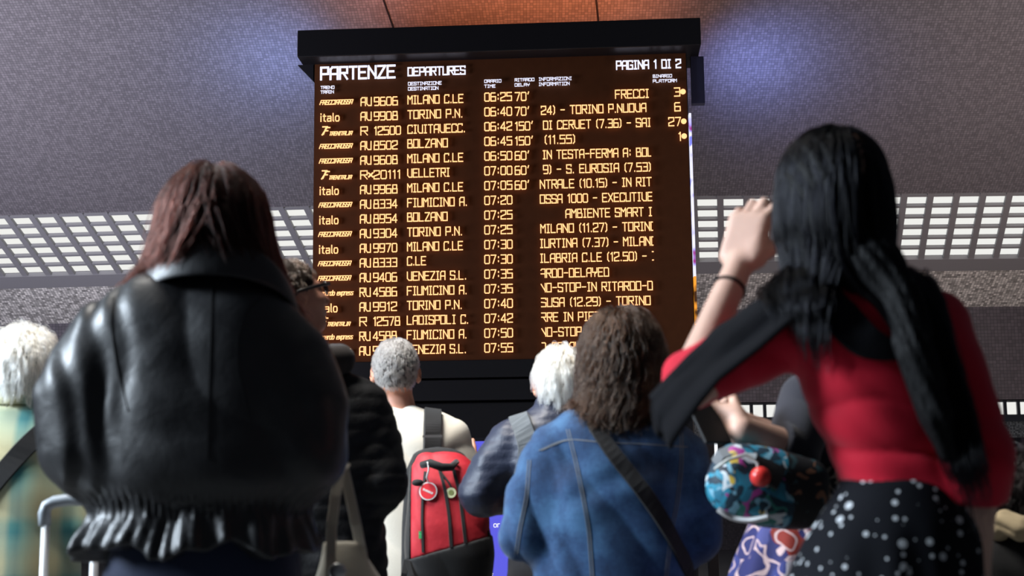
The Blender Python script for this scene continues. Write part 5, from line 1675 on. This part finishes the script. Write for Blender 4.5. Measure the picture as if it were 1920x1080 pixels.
    side_ = t.math('GREATER_THAN', t.math('ADD', sx.outputs[0], t.math('MULTIPLY', nz.outputs['Fac'], .06)), .075)
    cdark = t.ramp(sc.outputs[1], [(0, (0.008, 0.008, 0.010)), (.62, (0.02, 0.05, 0.06)), (.78, (0.010, 0.010, 0.012)), (.9, (0.20, 0.09, 0.05))], 'CONSTANT')
    t.set(color=t.mix(side_, c1, cdark), rough=.6, spec=.3)
    bo = sculpt('bag_body', bfn, cb - [.2, .14, .15], cb + [.2, .14, .15], .006, t.m, fb)
    wp = plain('white_piping', (0.62, 0.62, 0.62), .5)
    surf_pts = [q(1346, 955, 2.98), q(1372, 972, 2.94), q(1405, 977, 2.93), q(1440, 970, 2.93)]
    surf_band('piping', bfn, surf_pts, .004, .010, .008, wp, fb, n=20)
    gs = cloth('grey_strap', (0.12, 0.13, 0.14), .7, 300)
    ribbon('strap', [q(1342, 870, 2.99), q(1352, 852, 2.98), q(1378, 842, 2.98), q(1410, 842, 2.99), q(1432, 852, 3.0), q(1470, 862, 3.03)], [(0, -.6, .8)] * 6, .035, .005, gs, fb)
    MB().tube([q(1340, 880, 2.95), q(1365, 862, 2.95), q(1400, 852, 2.95), q(1420, 868, 2.945), q(1424, 900, 2.94), q(1440, 912, 2.94)], .0035, 8).build('zip_cord', plain('pale_cord', (0.45, 0.47, 0.45), .5), fb, smooth=True)
    pk = surf_band('pocket', bfn, [q(1412, 872, 2.9), q(1440, 884, 2.9), q(1466, 898, 2.9)], .003, .052, .006, plain('black_pocket', (0.008, 0.008, 0.009), .6), fb, n=12)
    bc = on_surface(bfn, q(1426, 894, 2.75), nrm(q(1426, 894, 2.75) - EYE), .016)
    ch = sculpt('ball_charm', ell(bc, (.021, .021, .021)), bc - .03, bc + .03, .003, plain('red_ball', (0.62, 0.03, 0.025), .35), fb)
    return o


phone_woman()


# ================================================================== small figure at the right edge
def edge_person():
    D = 3.6; F = Fig(1935, D, 1.20, sc=.8)
    q = lambda x, y, d=D: at(x, y, d)
    hf = head_field(q(1925, 938, D + .02), -.5, .0, .0, .9)
    neck0, neck1 = q(1925, 1010), q(1925, 975, D + .01)
    sh = [q(1868, 1040), q(1985, 1045)]
    el = [q(1852, 1130, D - .02), q(2000, 1130)]
    wr = [q(1880, 1120, D + .17), q(1965, 1120, D + .17)]
    hands = [hand_field(wr[0], (.4, .8, .2), (.6, -.2, .5), (.5, .7, .5), -1, .5, .75), hand_field(wr[1], (-.4, .8, .2), (-.6, -.2, .5), (.5, .7, .5), 1, .5, .75)]
    z = lambda y: q(1930, y)[2]; x = lambda px: q(px, 1000)[0]
    H = F.H
    tors = [(.54 * H, F.x, D, .115, .085), (z(1100), x(1932), D, .12, .085), (z(1050), x(1930), D, .11, .07), (z(1018), x(1928), D, .055, .045)]
    o, bf = body(F, 'short person with dark hair, pale scarf and black jacket at far right edge', M_skin_fair, hf, neck0, neck1, sh, el, wr, hands, tors, .009, (.12, .085), arm=(.036, .030, .022), neck_r=.042)
    st = [(z(1000), x(1926), D, .06, .055), (z(1022), x(1928), D, .105, .075), (z(1055), x(1930), D, .135, .095), (z(1130), x(1934), D, .145, .11), (.5 * H, x(1934), D, .15, .115)]
    tr = loft(st, 2.4); sL = chain([q(1895, 1025), sh[0], el[0], wr[0]], [.05, .054, .05, .038]); sR = chain([q(1955, 1030), sh[1], el[1], wr[1]], [.05, .054, .05, .038])
    jf = lambda P: sm(sm(tr(P), sL(P), .03), sR(P), .03) + folds(P, (.4, 0, 1), 11, .006, 111)
    jk = sculpt('black_jacket', jf, (x(1930) - .3, D - .2, .55), (x(1930) + .3, D + .3, z(985)), .008, cloth('black_wool', (0.012, 0.012, 0.013), .85), o)
    t = NT('knit_trim'); ck = t.n('ShaderNodeTexChecker'); t.l(t.coord('Object', (1, 1, 1), (0, .78, .6)), ck.inputs[0]); ck.inputs['Scale'].default_value = 110
    ck.inputs[1].default_value = (0.30, 0.28, 0.25, 1); ck.inputs[2].default_value = (0.012, 0.012, 0.012, 1); t.l(ck.outputs[0], t.b.inputs['Base Color'])
    surf_band('knit_trim', jf, [q(1846, 1042, D - .05), q(1838, 1065, D - .08), q(1830, 1090, D - .1)], .003, .030, .004, t.m, jk, n=12)
    scf = chain([q(1872, 1000, D - .04), q(1885, 978, D - .07), q(1915, 992, D - .10), q(1955, 985, D - .06)], [.020, .027, .030, .026])
    sculpt('scarf', lambda P: scf(P) + folds(P, (.4, 0, .9), 34, .008, 115, .8, .8), q(1830, 1050, D - .2), q(1995, 930, D + .1), .006, cloth('pale_scarf', (0.50, 0.40, 0.25), .85), o)
    legwear(F, o, M_dark_trouser, r=(.07, .05, .045), hip=(.125, .09)); shoes(F, o, M_sneaker)
    short_hair(hf, o, (0.006, 0.004, 0.004), (0.004, 0.003, 0.003), 700, .05, 121, None, .012, (0, -.25, -.9), .2, .0009, (.004, .014), .006, 9)
    return o


edge_person()


# ================================================================== red backpack on the grey-haired man
def backpack():
    D = 4.84
    q = lambda x, y, d=D: at(x, y, d)
    root = empty('backpack', q(838, 1070)); tag(root, 'red and black backpack with a round red tag on the back of the cream sweatshirt', 'backpack')
    z = lambda y: q(838, y)[2]; x = lambda px: q(px, 950)[0]
    core = loft([(z(1112), x(838), D, .128, .075), (z(1080), x(840), D, .140, .092), (z(1040), x(842), D - .005, .145, .100), (z(985), x(841), D - .005, .138, .102), (z(920), x(838), D, .126, .092), (z(872), x(832), D + .01, .108, .07), (z(848), x(826), D + .02, .070, .045)], 2.8, soft=.02)
    lean = lambda P: P - np.stack([(P[:, 2] - z(960)) * -.10, 0 * P[:, 0], 0 * P[:, 0]], 1)
    line = lambda P: P[:, 2] - (z(1046) + (P[:, 0] - x(775)) * .27)
    cf = lambda P: core(P) + folds(P, (.8, 0, .5), 11, .006, 131, 1, .9)
    lo, hi = q(735, 1130, D - .16), q(930, 830, D + .16)
    rb = NT('red_ripstop'); n = rb.noise(rb.coord(), 40, 4, .6); rb.set(color=rb.mix(n, (0.30, 0.010, 0.018), (0.48, 0.022, 0.035)), rough=.6, spec=.3); rb.bump(n, .3, .004)
    mblk = cloth('black_cordura', (0.011, 0.011, 0.012), .7, 400)
    sculpt('pack_body', lambda P: smax(smax(cf(P), -line(P), .004), -(P[:, 0] - x(772) + (P[:, 2] - z(960)) * .0), .004), lo, hi, .006, rb.m, root)
    sculpt('base', lambda P: smax(cf(P) - .004, line(P) - .002, .004), lo, hi, .006, mblk, root)
    sculpt('side_panel', lambda P: smax(smax(cf(P) - .003, P[:, 0] - x(773), .004), -line(P), .004), lo, hi, .006, mblk, root)
    back = loft([(z(1110), x(832), D + .065, .150, .03), (z(980), x(833), D + .065, .148, .03), (z(880), x(826), D + .065, .122, .028), (z(836), x(818), D + .065, .07, .02)], 3)
    sculpt('back_panel', back, lo, hi + [0, 0, .02], .006, mblk, root)
    S = lambda pts, w, nm='zip_band', m=mblk, off=.003, th=.004: surf_band(nm, cf, [q(a, b, D - .12) for a, b in pts], off, w, th, m, root, n=24)
    S([(797, 884), (792, 930), (791, 975), (793, 1036)], .009)
    S([(822, 872), (834, 915), (842, 965), (846, 1026)], .011)
    S([(850, 880), (862, 925), (868, 975), (873, 1018)], .011)
    S([(826, 885), (842, 905), (850, 922)], .006, 'cord')
    MB().tube([q(790, 872, D - .10), q(806, 868, D - .115), q(828, 876, D - .115), q(846, 876, D - .10), q(856, 866, D - .06)], [.012, .014, .014, .013, .010], 12).build('grab_handle', mblk, root, smooth=True)
    sculpt('side_clip', ell(q(783, 905, D - .088), (.02, .012, .012)), q(765, 925, D - .14), q(800, 890, D - .05), .004, mblk, root)
    # shoulder strap over the back
    surf_band('shoulder_strap', greyman_f, [q(812, 768, D + .30), q(812, 778, D + .16), q(811, 800, D + .05), q(811, 830, D), q(810, 856, D)], .010, .064, .012, mblk, root, n=24)
    MB().obox(q(811, 818, D + .09), (.034, 0, 0), (0, .004, 0), (0, 0, .004)).build('strap_stitching', plain('grey_thread', (0.05, 0.05, 0.05), .8), root)
    # lower strap and buckle at the right, dangling webbing at the left
    MB().tube([q(906, 1000, D - .04), q(914, 995, D - .05), q(918, 1004, D - .05), q(917, 1016, D - .05), q(913, 1006, D - .05)], .006, 8).build('buckle', mblk, root, smooth=True)
    ribbon('webbing', [q(762, 1050, D - .07), q(758, 1075, D - .08), q(750, 1110, D - .07), q(757, 1140, D - .05)], [(0, -1, 0)] * 4, .02, .003, mblk, root)
    ribbon('webbing', [q(764, 1052, D - .08), q(772, 1080, D - .09), q(786, 1100, D - .09), q(800, 1110, D - .08)], [(0, -1, 0)] * 4, .016, .003, mblk, root)
    # round tag: white rim, red face, slanting line of white lettering, on a white cord
    tc = on_surface(cf, q(803, 921, D - .3), nrm(q(803, 921) - EYE), .006)
    tn = nrm((-.12, -1, .12)); tu = nrm(np.array([0, 0, 1.0]) - tn * tn[2]); tr_ = np.cross(tu, tn) * -1
    def disc(name, r, off, mat, parent, n=28, c=None, th=.003):
        c = (tc if c is None else c) + tn * off
        ring = [c + r * (tr_ * cos(2 * pi * k / n) + tu * sin(2 * pi * k / n)) for k in range(n)]
        v = ring + [p + tn * th for p in ring]
        return MB().add(v, [tuple(range(n))[::-1], tuple(range(n, 2 * n))] + [(k, (k + 1) % n, n + (k + 1) % n, n + k) for k in range(n)]).build(name, mat, parent)
    mw = plain('white_plastic', (0.75, 0.73, 0.72), .5)
    tg = disc('round_tag', .030, 0, mw, root)
    disc('tag_face', .0262, .0008, plain('tag_red', (0.55, 0.02, 0.03), .45), tg, th=.0032)
    lm = MB()
    for k, w in enumerate((.003, .002, .003, .0025, .003, .002, .003)):
        u = -.016 + k * .0053
        e1 = nrm(tr_ + tu * .45); e2 = nrm(np.cross(tn, e1)); cc = tc + tn * .0046 + e1 * u + e2 * .001
        lm.obox(cc, e1 * w * .5, e2 * .0034, tn * .0004)
        lm.obox(cc + e2 * (.002 if k % 2 else -.002), e1 * .0026, e2 * .0007, tn * .0004)
    lm.build('tag_lettering', mw, tg)
    MB().tube([q(802, 866, D - .125), q(804, 880, D - .12), q(800, 895, D - .112), tc + tu * .03], .0028, 8).build('tag_cord', mw, root, smooth=True)
    bc = on_surface(cf, q(846, 924, D - .3), nrm(q(846, 924) - EYE), .003)
    bd = disc('badge', .017, 0, plain('pale_badge', (0.55, 0.55, 0.32), .5), root, 20, bc)
    disc('badge_face', .009, .001, plain('badge_olive', (0.18, 0.20, 0.06), .5), bd, 16, bc)
    S([(788, 996), (788, 1010)], .011, 'green_label', plain('green_label', (0.01, 0.20, 0.05), .6), .004)
    return root


backpack()


# ================================================================== canvas tote hanging beside the leather jacket
def tote():
    D = 2.78
    q = lambda x, y, d=D: at(x, y, d)
    root = empty('tote_bag', q(655, 1200)); tag(root, 'cream canvas tote bag hanging by two straps right of the leather jacket', 'bag')
    cv = cloth('cream_canvas', (0.46, 0.42, 0.34), .85, 260, .08)
    z = lambda y: q(655, y)[2]; x = lambda px: q(px, 1000)[0]
    bf = loft([(z(1400), x(660), D, .150, .05), (z(1300), x(660), D, .150, .055), (z(1150), x(658), D, .100, .05), (z(1080), x(652), D, .058, .035), (z(1040), x(644), D, .040, .022), (z(1015), x(640), D, .034, .012)], 2.6, soft=.006)
    f = lambda P: bf(P) + folds(P, (1, 0, .25), 14, .006, 141, 1, .9)
    sculpt('bag_body', f, (x(655) - .2, D - .12, z(1410)), (x(655) + .2, D + .12, z(1005)), .006, cv, root)
    ribbon('strap', [q(650, 866, D + .01), q(638, 880, D), q(629, 930, D - .015), q(622, 985, D - .025), q(620, 1040, D - .03), q(618, 1085, D - .042)], [(0, -1, 0)] * 6, .020, .004, cv, root)
    ribbon('strap', [q(636, 866, D + .01), q(645, 882, D + .01), q(656, 930, D + .01), q(668, 985, D + .005), q(677, 1030, D - .005), q(684, 1075, D - .02)], [(0, -1, 0)] * 6, .020, .004, cv, root)
    c = q(633, 1072, D - .06)
    sculpt('snap_button', ell(c, (.017, .006, .017)), c - .025, c + .025, .003, plain('snap_metal', (0.55, 0.55, 0.55), .3, .8), root)


tote()


# ================================================================== trolley case behind the leather jacket
def trolley():
    D = 3.04
    q = lambda x, y, d=D: at(x, y, d)
    b = q(135, 1000); root = empty('trolley_case', (b[0] + .02, D, 0)); tag(root, 'trolley case with raised silver telescopic handle at the left of the leather jacket', 'suitcase')
    gm = plain('grey_grip', (0.34, 0.375, 0.41), .4); al = plain('bright_aluminium', (0.85, 0.87, 0.89), .35, .15)
    pl = [q(86, 958), q(177, 952)]
    MB().tube([q(84, 985), q(83, 962), q(88, 948), q(102, 941), q(130, 937), q(160, 938), q(174, 941), q(182, 950), q(181, 985)], .0125, 12, flat=(1, 1.25)).build('grip', gm, root, smooth=True)
    for p, px in ((pl[0], 86), (pl[1], 179)):
        top = q(px, 972); bot = np.array([q(px - 4, 1080)[0], D, .56])
        MB().tube([top, bot], .0085, 12).build('handle_tube', al, root, smooth=True)
    c = np.array([root.location.x, D, 0])
    shell = NT('charcoal_shell'); shell.set(color=(0.03, 0.032, 0.036), rough=.4)
    rb_ = rbox(c + [0, 0, .32], (.19, .12, .27), .045)
    sculpt('shell', lambda P: rb_(P) + .003 * np.sin(P[:, 0] * 150), c - [.25, .18, 0], c + [.25, .18, .62], .010, shell.m, root)
    for sx in (-1, 1):
        for sy in (-1, 1):
            w = c + [sx * .15, sy * .085, .026]
            MB().tube([w - [.011, 0, 0], w + [.011, 0, 0]], .026, 16).build('wheel', M_shoe, root, smooth=False)


trolley()
